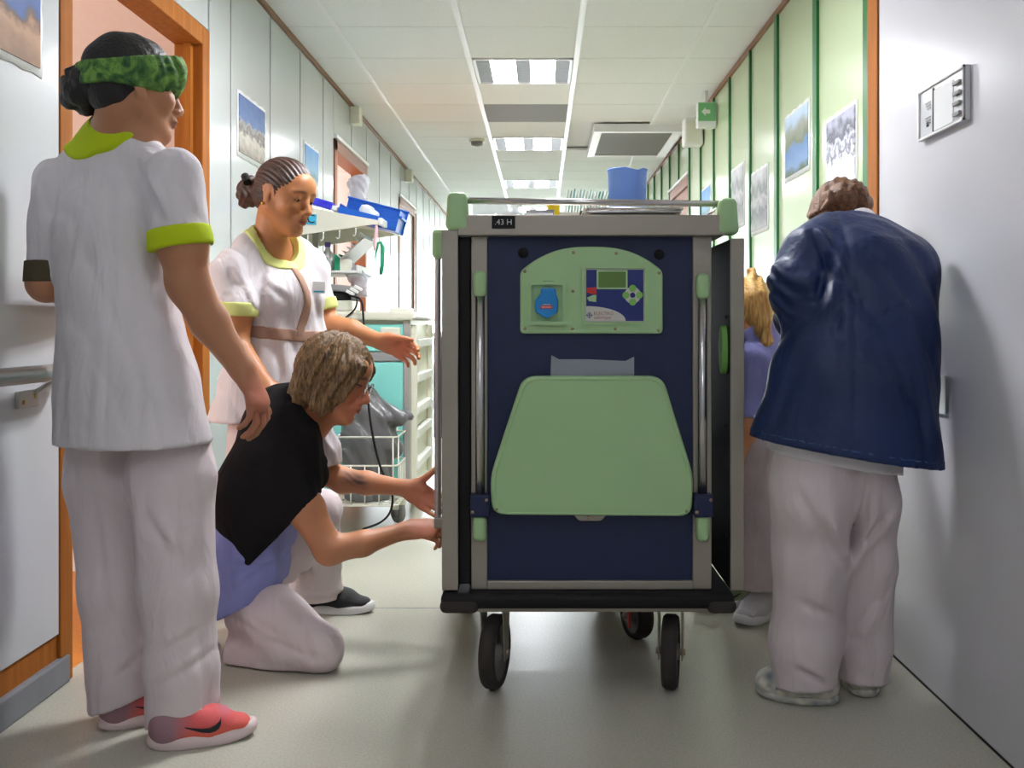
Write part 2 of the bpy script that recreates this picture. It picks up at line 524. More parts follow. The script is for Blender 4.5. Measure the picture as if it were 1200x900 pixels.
def wav(P, f, ph=0.0, warp=None):
    a = P @ V3(f) + ph
    if warp is not None: a = a + warp
    return np.sin(a)
def wrinkle(P, seed, freq=(18, 18, 8), amp=.004):
    """soft folds: warped sine ridges, frequencies in rad/m for x, y, z"""
    r = np.random.RandomState(seed); f = np.array(freq)
    w = 1.4 * wav(P, f * r.uniform(.3, .7, 3), r.rand() * 6) + 1.0 * wav(P, f * r.uniform(-.9, -.4, 3), r.rand() * 6)
    d = wav(P, f * r.uniform(.7, 1.2, 3), r.rand() * 6, w) + .6 * wav(P, f * r.uniform(-1.8, 1.8, 3), r.rand() * 6, w * .8)
    return (amp * d).astype(np.float32)
def plane(P, c, n):
    """signed distance to a cutting plane, positive on the side n points to"""
    n = unit(n); return ((P - V3(c)) @ V3(n)).astype(np.float32)
def along(P, a, b):
    ab = np.asarray(b, float) - np.asarray(a, float)
    return ((P - V3(a)) @ V3(ab / np.dot(ab, ab))).astype(np.float32)

def ridge(P, seed, freq=(18, 18, 8), amp=.004):
    """cloth folds with rounded backs and narrow valleys"""
    r = np.random.RandomState(seed); f = np.array(freq)
    w = 1.6 * wav(P, f * r.uniform(.25, .6, 3), r.rand() * 6) + 1.1 * wav(P, f * r.uniform(-.8, -.3, 3), r.rand() * 6)
    a = np.abs(wav(P, f * r.uniform(.5, .8, 3), r.rand() * 6, w)); b = np.abs(wav(P, f * r.uniform(-1.1, -.6, 3), r.rand() * 6, w * .7))
    m = .5 + .5 * wav(P, f * .35, r.rand() * 6)
    return (amp * ((.6 - a) * m + (.6 - b) * (1 - m))).astype(np.float32)
def creases(P, segs, ymax=None):
    """single drawn folds: (x1, y1, x2, y2, depth Y, how deep, how wide), seen from the corridor side"""
    out = np.zeros(len(P), np.float32); XZ = P[:, [0, 2]]
    for x1, y1, x2, y2, Y, dep, wid in segs:
        a = at(x1, y1, Y)[[0, 2]].astype(np.float32); b = at(x2, y2, Y)[[0, 2]].astype(np.float32); ab = b - a
        t = np.clip(((XZ - a) @ ab) / (ab @ ab), 0, 1); v = XZ - a - t[:, None] * ab
        nrm = np.array([-ab[1], ab[0]]) / np.linalg.norm(ab)
        sd = v @ nrm.astype(np.float32); d2 = (v * v).sum(1)
        fade = np.sin(np.pi * (.08 + .84 * t)) 
        g = np.exp(-d2 / wid ** 2) - .7 * np.exp(-((sd - 1.8 * wid) ** 2 + (d2 - sd ** 2)) / (1.3 * wid) ** 2)
        out += (dep * g * fade).astype(np.float32)
    if ymax is not None: out = out * (P[:, 1] < ymax)
    return out

def cover(D, P, body, gap=.006, reach=.03):
    """cloth that closes over the body wherever the body would poke through it"""
    bd = body.ev(P, .06) - gap
    return np.minimum(D, np.maximum(bd, D - reach))
# ================================================================== the corridor
XL, XR, ZC = -1.29, 1.13, 2.5          # left wall face, right wall face, ceiling height
Y0, Y1 = -3.0, 17.0
NEAR_L, NEAR_R = -1.33, 1.06           # faces of the near wall stretches
def struct(o): return tag(o, kind='structure')

fl = struct(box('floor', (-1.36, Y0, -0.05), (1.4, Y1, 0.0), M['floor']))
box('floor_seam', (-1.3, 3.555, -0.0005), (1.12, 3.56, 0.0006), M['kerb'], fl)
rf = struct(box('floor_room', (-4.0, 1.4, -0.05), (-1.36, 9.0, 0.0), M['orange_floor']))

# ---- ceiling: slab, single tiles, runners
ceil = struct(box('ceiling', (-1.6, Y0, ZC + 0.03), (1.5, Y1, ZC + 0.08), M['ceil']))
cols = [XL, -1.035, -0.407, 0.2, 0.827, XR]
rows = [5.69 + 0.6 * k for k in range(-15, 20)]
LAMP_ROWS = [5.69 + 2.4 * k for k in range(-3, 5)]
def is_lamp(r): return any(abs(r - q) < 0.01 for q in LAMP_ROWS)
tile_cache = {}
for r in rows:
    if r > Y1: continue
    for c in range(5):
        if c == 2 and (is_lamp(r) or abs(r - 6.89) < 0.01): continue
        if c == 3 and 7.4 < r < 8.4: continue
        if r < 3.9 or r > 13.0: continue
        w = cols[c + 1] - cols[c]
        if c not in tile_cache:
            bm = bmesh.new(); bm_box(bm, (0.003, 0.003, 0), (w - 0.003, 0.597, 0.02), 0.003, 1)
            tile_cache[c] = bm_mesh(bm, 'ceiling_tile')
        o = link('ceiling_tile', tile_cache[c], M['ceil'], ceil); o.location = (cols[c], r, ZC)
for ya, yb in ((Y0, 3.885), (13.49, Y1)):
    box('tile_field', (XL, ya, ZC), (-.407, yb, ZC + 0.02), M['ceil'], ceil)
    box('tile_field', (.2, ya, ZC), (XR, yb, ZC + 0.02), M['ceil'], ceil)
    y = ya
    for r in LAMP_ROWS:
        if ya < r < yb:
            box('tile_field', (-.407, y, ZC), (.2, r, ZC + 0.02), M['ceil'], ceil); y = r + .6
    if yb > y: box('tile_field', (-.407, y, ZC), (.2, yb, ZC + 0.02), M['ceil'], ceil)
for x, w in ((-1.035, 0.022), (-0.407, 0.03), (0.2, 0.03), (0.827, 0.022)):
    box('ceiling_runner', (x - w / 2, Y0, ZC - 0.004), (x + w / 2, Y1, ZC + 0.01), M['runner'], ceil)
# dark tile between the lamps
box('grey_ceiling_tile', (-0.39, 6.895, ZC + 0.001), (0.183, 7.485, ZC + 0.02), M['dkgrey'], ceil)

# ---- ceiling lamps: housing, two lit reflectors, three louvred strips
def ceiling_lamp(r, lit, label):
    t = root('ceiling_lamp', (-0.103, r + 0.3, ZC), label, 'lamp', 'square louvred ceiling lamps')
    x0, x1, y0, y1 = -0.388, 0.181, r + 0.012, r + 0.588
    bm = bmesh.new()
    for lo, hi in (((x0, y0, ZC - .006), (x0 + .012, y1, ZC + .03)), ((x1 - .012, y0, ZC - .006), (x1, y1, ZC + .03)),
                   ((x0, y0, ZC - .006), (x1, y0 + .012, ZC + .03)), ((x0, y1 - .012, ZC - .006), (x1, y1, ZC + .03))):
        bm_box(bm, lo, hi)
    link('housing_frame', bm_mesh(bm), M['runner'], t)
    w = x1 - x0 - .024; xs = x0 + .012
    lw = w * 0.16; pw = (w - 3 * lw) / 2
    x = xs
    for k in range(5):
        if k % 2 == 1:
            box('lit_reflector', (x + .004, y0 + .014, ZC + .012), (x + pw - .004, y1 - .014, ZC + .018),
                lit, t); x += pw
        else:
            bm = bmesh.new()
            n = 14
            for j in range(n):
                yy = y0 + .02 + (y1 - y0 - .04) * (j + .5) / n
                bm_box(bm, (x + .003, yy - .002, ZC - .003), (x + lw - .003, yy + .002, ZC + .024))
            for xx in (x + .001, x + lw - .004): bm_box(bm, (xx, y0 + .014, ZC - .004), (xx + .003, y1 - .014, ZC + .024))
            link('louvre', bm_mesh(bm), M['louvre'], t)
            box('louvre_backing', (x + .002, y0 + .014, ZC + .022), (x + lw - .002, y1 - .014, ZC + .027),
                M['white'], t)
            x += lw
names = {-1: 'louvred ceiling lamp at the far end behind the camera', 1: 'square louvred ceiling lamp high above the tray trolley', 2: 'largest visible louvred ceiling lamp, nearest the camera',
         3: 'second louvred ceiling lamp along the corridor, beyond the grey ceiling tile',
         4: 'small far louvred ceiling lamp above the trolley rail', 5: 'farther louvred ceiling lamp hidden low behind the trolley',
         6: 'last louvred ceiling lamp at the corridor end', 0: 'louvred ceiling lamp behind the camera'}
for k in range(-1, 7):
    ceiling_lamp(5.69 + 2.4 * (k - 2), {0: M['lamp_dim'], 1: M['lamp_boost']}.get(k, M['lamp_lit']), names[k])

# ---- air-conditioning cassette in the ceiling
t = root('ceiling_vent', (0.73, 8.2, ZC), 'white framed grey slatted air vent in the ceiling', 'vent')
bm = bmesh.new()
for lo, hi in (((.40, 7.6, ZC - .05), (.46, 8.75, ZC + .01)), ((1.0, 7.6, ZC - .05), (1.07, 8.75, ZC + .01)),
               ((.46, 7.6, ZC - .05), (1.0, 7.66, ZC + .01)), ((.46, 8.69, ZC - .05), (1.0, 8.75, ZC + .01))): bm_box(bm, lo, hi)
link('frame', bm_mesh(bm), M['runner'], t)
box('backing', (.45, 7.65, ZC - .02), (1.01, 8.7, ZC), M['dkgrey'], t)
for k in range(26):
    y = 7.68 + k * .039
    box('slat', (.46, y, ZC - .045), (1.0, y + .022, ZC - .036), M['vent'], t)
t = root('smoke_detector', (-.52, 8.2, ZC), 'small beige smoke detector on the ceiling', 'smoke detector')
lathe('base', [(0, 0), (.065, 0), (.065, -.018), (0, -.018)], (-.52, 8.2, ZC), M['beige'], t)
lathe('sensor_head', [(.05, -.018), (.045, -.045), (.02, -.052), (0, -.052)], (-.52, 8.2, ZC), M['dkgrey'], t)

# ---- left wall
wl = struct(root('wall_left', (XL, 8, 0)))
# near stretch with handrail, wooden end and vinyl cove
box('near_backing', (-1.6, Y0, 0), (NEAR_L - .02, 2.80, ZC), M['white'], wl)
box('laminate_panel', (NEAR_L - .02, Y0, .145), (NEAR_L, 2.785, ZC), M['lam'], wl, .002)
box('wood_band', (NEAR_L - .03, Y0, .06), (NEAR_L - .006, 2.785, .143), M['wood'], wl)
box('wood_edge', (-1.45, 2.787, 0.0), (NEAR_L + .004, 2.86, ZC), M['wood'], wl, .003)
box('vinyl_cove', (NEAR_L - .02, Y0, 0), (NEAR_L + .012, 2.83, .077), M['kerb'], wl, .006)
# backing of the long stretch, door openings left free
DOORS_L = [(3.91, None), (6.28, 7.45), (9.14, 10.3)]
box('backing', (-1.345, 3.95, 0), (XL - .022, 6.22, ZC), M['white'], wl)
box('backing', (-1.6, 7.5, 0), (XL - .022, Y1, ZC), M['white'], wl)
box('lintel', (-1.6, 6.22, 2.13), (XL - .022, 7.5, ZC), M['white'], wl)
box('lintel', (-1.388, 2.80, 2.13), (XL - .022, 3.95, ZC), M['white'], wl)
edges = [3.925, 4.20, 4.81, 5.41, 5.98, 6.28]
for a, b in zip(edges[:-1], edges[1:]):
    box('wall_panel', (XL - .02, a + .006, .09), (XL, b - .006, ZC - .03), M['panel_l'], wl, .002)
for a, b in ((6.28, 6.87), (6.87, 7.46)):
    box('wall_panel', (XL - .02, a + .006, 2.17), (XL, b - .006, ZC - .03), M['panel_l'], wl, .002)
box('wall_panel', (XL - .02, 2.87, 2.14), (XL, 3.91, ZC - .03), M['panel_l'], wl, .002)
y = 7.46
while y < Y1 - .3:
    zl = .09
    if 9.0 < y < 10.2: zl = 2.14
    box('wall_panel', (XL - .02, y + .006, zl), (XL, y + .59, ZC - .03), M['panel_l'], wl, .002); y += .6
for e in edges[1:-1] + [6.87, 7.46] + [7.46 + .6 * k for k in range(1, 15)]:
    z0 = .09
    if 6.5 < e < 7.0: z0 = 2.17
    if 9.2 < e < 10.2: z0 = 2.14
    box('joint_strip', (XL - .018, e - .006, z0), (XL + .003, e + .006, ZC - .03), M['alu'], wl)
box('skirting', (XL - .02, 3.93, 0), (XL + .008, 6.22, .085), M['kerb'], wl)
box('skirting', (XL - .02, 7.5, 0), (XL + .008, Y1, .085), M['kerb'], wl)
tl = struct(box('trim_1', (XL - .02, 2.86, ZC - .028), (XL + .014, Y1, ZC - .004), M['brownstrip']))
# door frames
def door_frame(n, x, ya, yb, z, m, side=1, w=.075, label=None):
    o = struct(root('door_%d' % n, (x, (ya + yb) / 2, 0)))
    d = .03 * side
    lo, hi = sorted((x - d * 3.4, x + d * .25))
    box('jamb', (lo, yb - w, 0), (hi, yb, z + .07), m, o, .003)
    if ya is not None and n != 1: box('jamb', (lo, ya, 0), (hi, ya + w, z + .07), m, o, .003)
    box('head_jamb', (lo, ya, z), (hi, yb - w, z + .07), m, o, .003)
    return o
d1 = door_frame(1, XL, 2.862, 3.91, 2.062, M['wood'], w=.08)
box('rebate', (XL - .055, 3.80, 0), (XL - .03, 3.829, 2.06), M['wood'], d1)
d2 = door_frame(2, XL, 6.29, 7.46, 2.09, M['wood_dark'])
box('metal_head_strip', (XL - .005, 6.29, 2.163), (XL + .02, 7.46, 2.185), M['runner'], d2)
d3 = door_frame(3, XL, 9.14, 10.3, 2.09, M['wood_dark'])
box('door_leaf', (XL - .04, 9.2, 0.01), (XL - .012, 10.24, 2.09), M['panel_l'], d3, .003)
box('metal_head_strip', (XL - .005, 9.14, 2.163), (XL + .02, 10.3, 2.185), M['runner'], d3)
# room behind the first door: pink cross wall with white skirting
wr = struct(box('wall_room', (-3.95, 4.10, 0), (-1.33, 4.2, 2.95), M['pink']))
box('skirting', (-3.95, 4.085, .0), (-1.34, 4.10, .135), M['white'], wr)
struct(box('wall_room_far', (-4.0, 1.4, 0), (-3.95, 9, 2.95), M['pink']))
struct(box('wall_room_near', (-3.95, 1.35, 0), (-1.6, 1.4, 2.95), M['pink']))
struct(box('ceiling_room', (-4.0, 1.4, 2.95), (-1.36, 9.0, 3.0), M['white']))
# room behind the second door
wr2 = struct(box('wall_room_2', (-3.95, 8.9, 0), (-1.6, 9.0, 2.95), M['pink']))
cb = struct(box('door_4', (-2.35, 8.86, 0), (-1.62, 8.9, 2.0), M['cream'], None, .004))
box('head_jamb', (-2.45, 8.85, 2.0), (-1.62, 8.9, 2.06), M['wood'], cb)

# ---- right wall
wrt = struct(root('wall_right', (XR, 8, 0)))
box('near_backing', (NEAR_R + .02, Y0, 0), (1.4, 3.17, ZC), M['white'], wrt)
box('laminate_panel', (NEAR_R, Y0, .006), (NEAR_R + .02, 3.165, ZC), M['lam_r'], wrt, .002)
box('floor_joint', (NEAR_R - .001, Y0, 0), (NEAR_R + .02, 3.165, .005), M['black'], wrt)
box('wood_edge', (NEAR_R - .006, 3.168, 0), (1.2, 3.262, ZC), M['wood'], wrt, .003)
box('backing', (XR + .022, 3.26, 0), (1.4, 7.64, ZC), M['white'], wrt)
box('backing', (XR + .022, 8.85, 0), (1.4, Y1, ZC), M['white'], wrt)
box('lintel', (XR + .022, 7.64, 2.12), (1.4, 8.85, ZC), M['white'], wrt)
redges = [3.50, 4.13, 4.82, 5.43, 6.02, 6.58, 7.12, 7.66]
for a, b in zip(redges[:-1], redges[1:]):
    box('wall_panel', (XR, a + .008, .09), (XR + .02, b - .008, ZC - .03), M['panel_r'], wrt, .002)
box('green_post', (XR - .012, 3.42, 0), (XR + .02, 3.51, ZC), M['greenstrip'], wrt)
for a, b in ((7.66, 8.25), (8.25, 8.84)):
    box('wall_panel', (XR, a + .008, 2.16), (XR + .02, b - .008, ZC - .03), M['panel_r'], wrt, .002)
y = 8.84
while y < Y1 - .3:
    box('wall_panel', (XR, y + .008, .09), (XR + .02, y + .592, ZC - .03), M['panel_r'], wrt, .002); y += .6
for e in redges[1:] + [8.25, 8.84] + [8.84 + .6 * k for k in range(1, 13)]:
    z0 = 2.16 if 8.0 < e < 8.5 else .09
    hw = .030 if 4 < e < 5 else .017
    box('joint_strip', (XR - .012, e - hw, z0), (XR + .018, e + hw, ZC - .03), M['greenstrip'], wrt)
box('skirting', (XR - .008, 3.27, 0), (XR + .02, 7.64, .085), M['kerb'], wrt)
box('skirting', (XR - .008, 8.85, 0), (XR + .02, Y1, .085), M['kerb'], wrt)
struct(box('trim_2', (XR - .014, 3.27, ZC - .03), (XR + .02, Y1, ZC - .004), M['brownstrip']))
d5 = door_frame(5, XR, 7.66, 8.84, 2.07, M['wood_dark'], -1)
box('door_leaf', (XR + .015, 7.735, .01), (XR + .05, 8.76, 2.07), M['wood_dark'], d5)
box('metal_head_strip', (XR - .02, 7.66, 2.143), (XR + .005, 8.84, 2.165), M['runner'], d5)

# ---- ends of the corridor
we = struct(root('wall_end', (0, Y1, 0)))
for lo, hi in (((-1.6, Y1, 0), (-.9, Y1 + .1, ZC)), ((.8, Y1, 0), (1.4, Y1 + .1, ZC)), ((-.9, Y1, 2.2), (.8, Y1 + .1, ZC)), ((-.9, Y1, 0), (.8, Y1 + .1, .3))):
    box('wall_piece', lo, hi, M['white'], we)
w1 = struct(root('window_1', (0, Y1, 0)))
for a, b in ((-.9, -.07), (-.03, .8)): box('pane', (a, Y1 + .04, .3), (b, Y1 + .05, 2.2), M['day'], w1)
for lo, hi in (((-.07, Y1 + .02, .3), (-.03, Y1 + .07, 2.2)), ((-.9, Y1 + .02, .3), (.8, Y1 + .07, .35)), ((-.9, Y1 + .02, 2.15), (.8, Y1 + .07, 2.2))):
    box('window_frame', lo, hi, M['white'], w1)
struct(box('wall_back', (-1.6, Y0 - .1, 0), (1.4, Y0, ZC), M['lam']))

# ---- handrail on the near left wall
t = root('handrail', (NEAR_L, 1.5, .87), 'grey tubular handrail on brackets along the left wall', 'handrail')
zr = .875
tube('rail', [(NEAR_L + .065, Y0, zr), (NEAR_L + .065, 2.70, zr), (NEAR_L + .05, 2.735, zr), (NEAR_L + .01, 2.75, zr)], .022, M['rail'], t, 14)
for yb in (2.60, 1.3, 0.0):
    br = box('bracket', (NEAR_L, yb - .05, .785), (NEAR_L + .012, yb + .05, .83), M['hinge'], t, .003)
    for k in (-.03, .03):
        lathe('bracket_screw', [(0, .004), (.006, .003), (.006, 0)], (NEAR_L + .012, yb + k, .807 + k * .2), M['brass'], br, (1, 0, 0), 10)
    tube('bracket_arm', [(NEAR_L + .01, yb + .03, .822), (NEAR_L + .03, yb + .05, .84), (NEAR_L + .062, yb + .06, .862)], .006, M['hinge'], t, 8)

# ---- posters
P_COAST = ramp_print('coast_print', [(0, (150, 118, 96)), (.30, (190, 150, 122)), (.42, (120, 92, 76)), (.5, (84, 96, 130)), (.56, (78, 104, 168)), (1, (104, 132, 196))], 3.2, .75)
P_COLUMN = ramp_print('columns_print', [(0, (150, 140, 128)), (.3, (206, 200, 190)), (.42, (120, 112, 108)), (.52, (170, 164, 158)), (.6, (96, 124, 176)), (1, (72, 100, 160))], 7, .55)
P_SEA = ramp_print('sea_print', [(0, (150, 160, 160)), (.25, (196, 200, 196)), (.4, (110, 140, 150)), (.55, (140, 178, 206)), (1, (92, 150, 210))], 4, .35)
P_LAKE = ramp_print('lake_print', [(0, (90, 110, 84)), (.12, (122, 154, 196)), (.4, (96, 136, 186)), (.5, (112, 126, 96)), (.7, (150, 154, 140)), (.85, (176, 200, 222)), (1, (190, 212, 232))], 3, .45)
P_SNOW = ramp_print('snow_print', [(0, (236, 238, 248)), (.28, (196, 198, 214)), (.38, (236, 238, 246)), (.5, (110, 112, 128)), (.62, (210, 212, 226)), (.74, (88, 90, 104)), (1, (176, 178, 196))], 6, .8)
P_GREY = ramp_print('grey_hills_print', [(0, (170, 172, 170)), (.3, (120, 124, 126)), (.5, (190, 192, 192)), (.65, (130, 136, 136)), (1, (206, 210, 212))], 5, .6)
def poster(side, ya, yb, z0, z1, pm, label, border=.016, wall=None):
    x = wall if wall is not None else (XL if side < 0 else XR)
    n = side
    t = root('poster', (x, (ya + yb) / 2, z0), label, 'poster', 'photo posters on the corridor walls')
    lo, hi = sorted((x - n * .0005, x - n * .003))
    bm = bmesh.new()
    # slightly wavy sheet
    K = 8; x_out = x - n * .003
    g = [[bm.verts.new((x_out - n * .003 * (math.sin(i * 1.7) * math.sin(j * 1.3)) ** 2, ya + (yb - ya) * i / K + (.003 * math.sin(j * 2.3) if i in (0, K) else 0),
          z0 + (z1 - z0) * j / K + (.003 * math.sin(i * 2.9) if j in (0, K) else 0))) for j in range(K + 1)] for i in range(K + 1)]
    for i in range(K):
        for j in range(K):
            f = bm.faces.new((g[i][j], g[i + 1][j], g[i + 1][j + 1], g[i][j + 1])); f.smooth = True
    ret = bmesh.ops.extrude_face_region(bm, geom=list(bm.faces))
    for v in ret['geom']:
        if isinstance(v, bmesh.types.BMVert): v.co.x = x - n * .0005
    link('sheet', bm_mesh(bm), M['paper'], t)
    b = border; xo = x - n * .0068
    ys = [ya + b, yb - b]
    vs = [(xo, ys[0], z0 + b * 1.3), (xo, ys[1], z0 + b * 1.3), (xo, ys[1], z1 - b), (xo, ys[0], z1 - b)]
    xb = x - n * .0035
    vs2 = [(xb,) + v[1:] for v in vs]
    me = bpy.data.meshes.new('print')
    me.from_pydata(vs + vs2, [], [(0, 1, 2, 3), (4, 5, 1, 0), (5, 6, 2, 1), (6, 7, 3, 2), (7, 4, 0, 3)])
    uv = me.uv_layers.new()
    co = [(0, 0), (1, 0), (1, 1), (0, 1)]
    if n > 0: co = [(1, 0), (0, 0), (0, 1), (1, 1)]
    co8 = co + co
    for lp in me.loops: uv.data[lp.index].uv = co8[lp.vertex_index]
    link('printed_picture', me, pm, t)
    return t
poster(-1, 2.30, 2.685, 1.655, 1.95, P_COAST, 'rocky coast photo poster in the top left corner on the near wall', wall=NEAR_L)
poster(-1, 4.28, 4.71, 1.715, 2.0, P_COLUMN, 'poster of grey rock columns under blue sky, left of the braided head')
poster(-1, 5.48, 5.84, 1.70, 2.0, P_SEA, 'pale blue seascape poster just right of the braided head')
poster(1, 3.60, 3.99, 1.485, 1.805, P_SNOW, 'snowy forest photo poster above the bent head in the blue jacket')
poster(1, 4.24, 4.66, 1.65, 1.955, P_LAKE, 'blue lake and hillside photo poster on the green wall')
poster(1, 5.01, 5.41, 1.47, 1.805, P_GREY, 'grey hillside photo poster low on the green wall behind the trolley corner')
poster(1, 5.60, 5.98, 1.55, 1.91, P_GREY, 'grey misty photo poster just above the right trolley corner cap')
poster(1, 6.70, 7.08, 1.62, 1.94, P_SEA, 'far pale photo poster low on the green wall behind the trolley')

# ---- door sign on the right wall
t = root('door_sign', (NEAR_R, 2.65, 1.6), 'white relief room sign with four small clips on the right wall', 'sign')
ya, yb, za, zb = 2.492, 2.795, 1.505, 1.642
box('plate', (NEAR_R - .012, ya, za), (NEAR_R, yb, zb), M['lam'], t, .001)
for lo, hi in (((NEAR_R - .017, ya, zb - .006), (NEAR_R - .012, yb, zb)), ((NEAR_R - .017, ya, za), (NEAR_R - .012, yb, za + .006)),
               ((NEAR_R - .017, ya, za), (NEAR_R - .012, ya + .008, zb)), ((NEAR_R - .017, yb - .006, za), (NEAR_R - .012, yb, zb))):
    box('frame_edge', lo, hi, M['device'] if lo[1] == ya and hi[1] < yb - .1 else M['white'], t)
box('divider', (NEAR_R - .0145, 2.69, za + .01), (NEAR_R - .012, 2.698, zb - .012), M['dark'], t)
box('insert_card', (NEAR_R - .014, 2.565, za + .01), (NEAR_R - .012, 2.689, zb - .02), M['paper'], t)
for k in range(4):
    zz = zb - .035 - k * .026
    box('clip', (NEAR_R - .020, 2.515, zz - .005), (NEAR_R - .012, 2.556, zz + .005), M['device'], t, .002)
for k in range(2):
    zz = zb - .045 - k * .04
    for j in range(3):
        box('raised_mark', (NEAR_R - .0135, 2.715, zz - j * .008), (NEAR_R - .012, 2.75 - .006 * j, zz - j * .008 + .004), M['device'], t)
box('raised_mark', (NEAR_R - .0135, 2.728, za + .03), (NEAR_R - .012, 2.742, za + .042), M['dark'], t)

# ---- exit sign and boxes under the ceiling
t = root('exit_sign', (1.02, 6.5, 2.3), 'small green emergency exit sign box high on the right wall', 'sign')
box('case', (XR - .13, 6.45, 2.26), (XR - .01, 6.52, 2.42), M['white'], t, .006)
box('green_face', (XR - .125, 6.444, 2.30), (XR - .015, 6.45, 2.415), M['exit'], t)
prism('arrow', [(XR - .05, 2.37), (XR - .08, 2.37), (XR - .08, 2.385), (XR - .105, 2.357), (XR - .08, 2.33), (XR - .08, 2.345), (XR - .05, 2.345)], 6.442, 6.444, M['white'], t)
box('hanger', (XR - .08, 6.47, 2.42), (XR - .06, 6.5, ZC - .004), M['white'], t)
t = root('wall_speaker', (XR, 7.1, 2.2), 'white box mounted high on the right wall beyond the exit sign', 'wall box')
box('case', (XR - .14, 6.98, 2.24), (XR - .008, 7.1, 2.43), M['white'], t, .012)
box('grille', (XR - .125, 6.974, 2.26), (XR - .025, 6.98, 2.40), M['cream_plastic'], t)
for k, (yy, lab) in enumerate(((6.85, 'nearer beige sensor box at the top of the left wall'), (9.6, 'farther beige sensor box at the top of the left wall'))):
    t = root('sensor_box', (XL, yy, 2.4), lab, 'sensor', 'beige sensor boxes under the ceiling')
    box('case', (XL, yy - .05, ZC - .15), (XL + .07, yy + .05, ZC - .03), M['beige'], t, .008)
    box('lens', (XL + .02, yy - .055, ZC - .13), (XL + .06, yy - .05, ZC - .09), M['cream_plastic'], t)
# ================================================================== tray trolley
CY = 2.72
def cx(px): return (px - 634.0) * CY / FPX
def cz(py): return 1.0 - (py - 380.0) * CY / FPX
def cpts(l): return [(cx(a), cz(b)) for a, b in l]
T = root('tray_trolley', (.13, 3.15, 0), 'tall navy and steel meal tray trolley with light green flap and control panel', 'trolley')
bx0, bx1 = cx(548), cx(835)
YB = 3.62
box('body', (bx0 + .004, CY + .03, .285), (bx1 - .004, YB, 1.24), M['navy'], T, .004)
# steel front frame
box('front_post', (cx(552), CY, .285), (cx(571), CY + .03, cz(277)), M['steel'], T, .003)
box('front_post', (cx(812), CY, .285), (cx(834), CY + .03, cz(277)), M['steel'], T, .003)
box('front_sill', (cx(571), CY, .285), (cx(812), CY + .03, cz(681)), M['steel'], T, .002)
fp = box('front_panel', (cx(571), CY + .012, cz(681)), (cx(812), CY + .03, cz(276)), M['navy'], T)
for px in (613, 773):
    lathe('panel_bolt', [(0, .006), (.006, .006), (.008, .003), (.014, .003), (.0145, 0)], (cx(px), CY + .012, cz(296 if px < 700 else 298)), M['black'], fp, (0, -1, 0), 16)
# opened doors folded back along both sides
for px0, px1, ptop, side in ((519, 537, 270, -1), (855, 870, 280, 1)):
    d = box('side_door', (cx(px0), CY - .012, .285), (cx(px1), YB - .05, cz(ptop)), M['black'], T, .003)
    box('steel_edge', (cx(px0) - .001, CY - .02, .288), (cx(px1) + .001, CY - .010, cz(ptop)), M['steel'], d, .002)
    xo = cx(px0) if side < 0 else cx(px1)
    lo, hi = sorted((xo, xo + side * .003))
    box('outer_skin', (lo, CY, .30), (hi, YB - .06, cz(ptop) - .01), M['steel'], d)
    xi = cx(px1) if side < 0 else cx(px0)
    for zz in (.42, .72, 1.02):
        lathe('rivet', [(0, .003), (.004, .002), (.005, 0)], (xi - side * .0, CY + .05, zz), M['chrome'], d, (-side, 0, 0), 10)
box('gasket', (cx(538), CY + .0, .30), (cx(551), CY + .02, cz(278)), M['black'], T, .003)
# green oval handle on the inner face of the right door
h = [(2.775 + .03 * math.cos(a), .93 + .067 * math.sin(a)) for a in [k * math.pi / 12 for k in range(24)]]
prism('door_handle', h, cx(855) - .016, cx(855), M['green_bright'], T, .004, 'YZ')
# push rail on the outer face of the left door
tube('push_rail', [(cx(519) - .035, 2.93, z) for z in (.42, .44, 1.18, 1.2)], .0095, M['chrome'], T, 12)
box('push_rail_cap', (cx(519) - .05, 2.91, 1.19), (cx(519), 2.95, 1.275), M['green'], T, .012)
box('push_rail_foot', (cx(519) - .045, 2.915, .41), (cx(519), 2.945, .44), M['steel'], T, .004)
# top slab, rail and corner caps
box('top_slab', (cx(537), CY - .03, cz(277)), (cx(848), YB + .03, cz(253)), M['steel'], T, .004)
nm = box('number_plate', (cx(577), CY - .034, cz(269)), (cx(604), CY - .030, cz(254.5)), M['black'], T)
text('plate_lettering', '.43 H', (cx(590.5), CY - .0345, cz(262)), FRONT, .021, M['offwhite'], nm)
for px0, px1, py0, py1 in ((523, 550, 226, 271), (838, 864, 233, 276)):
    for yy in (CY - .035, YB - .03):
        bm = bmesh.new()
        bm_box(bm, (cx(px0), yy, cz(py1)), (cx(px1), yy + .062, cz(py0)), .016, 3)
        for v in bm.verts:
            if v.co.z > cz(py0) - .05:
                f = (v.co.z - (cz(py0) - .05)) / .05; mx = (cx(px0) + cx(px1)) / 2
                v.co.x = mx + (v.co.x - mx) * (1 - .22 * f)
        for f in bm.faces: f.smooth = True
        link('corner_cap', bm_mesh(bm), M['green'], T)
zt = cz(237.5)
tube('top_rail', [(cx(545), CY - .005, zt + .005), (cx(845), CY - .005, zt - .004)], .009, M['chrome'], T, 12)
tube('top_rail', [(cx(545), YB, zt), (cx(845), YB, zt)], .009, M['chrome'], T, 12)
for px in (537, 851): tube('top_rail', [(cx(px), CY, zt - .006), (cx(px), YB, zt - .006)], .009, M['chrome'], T, 12)
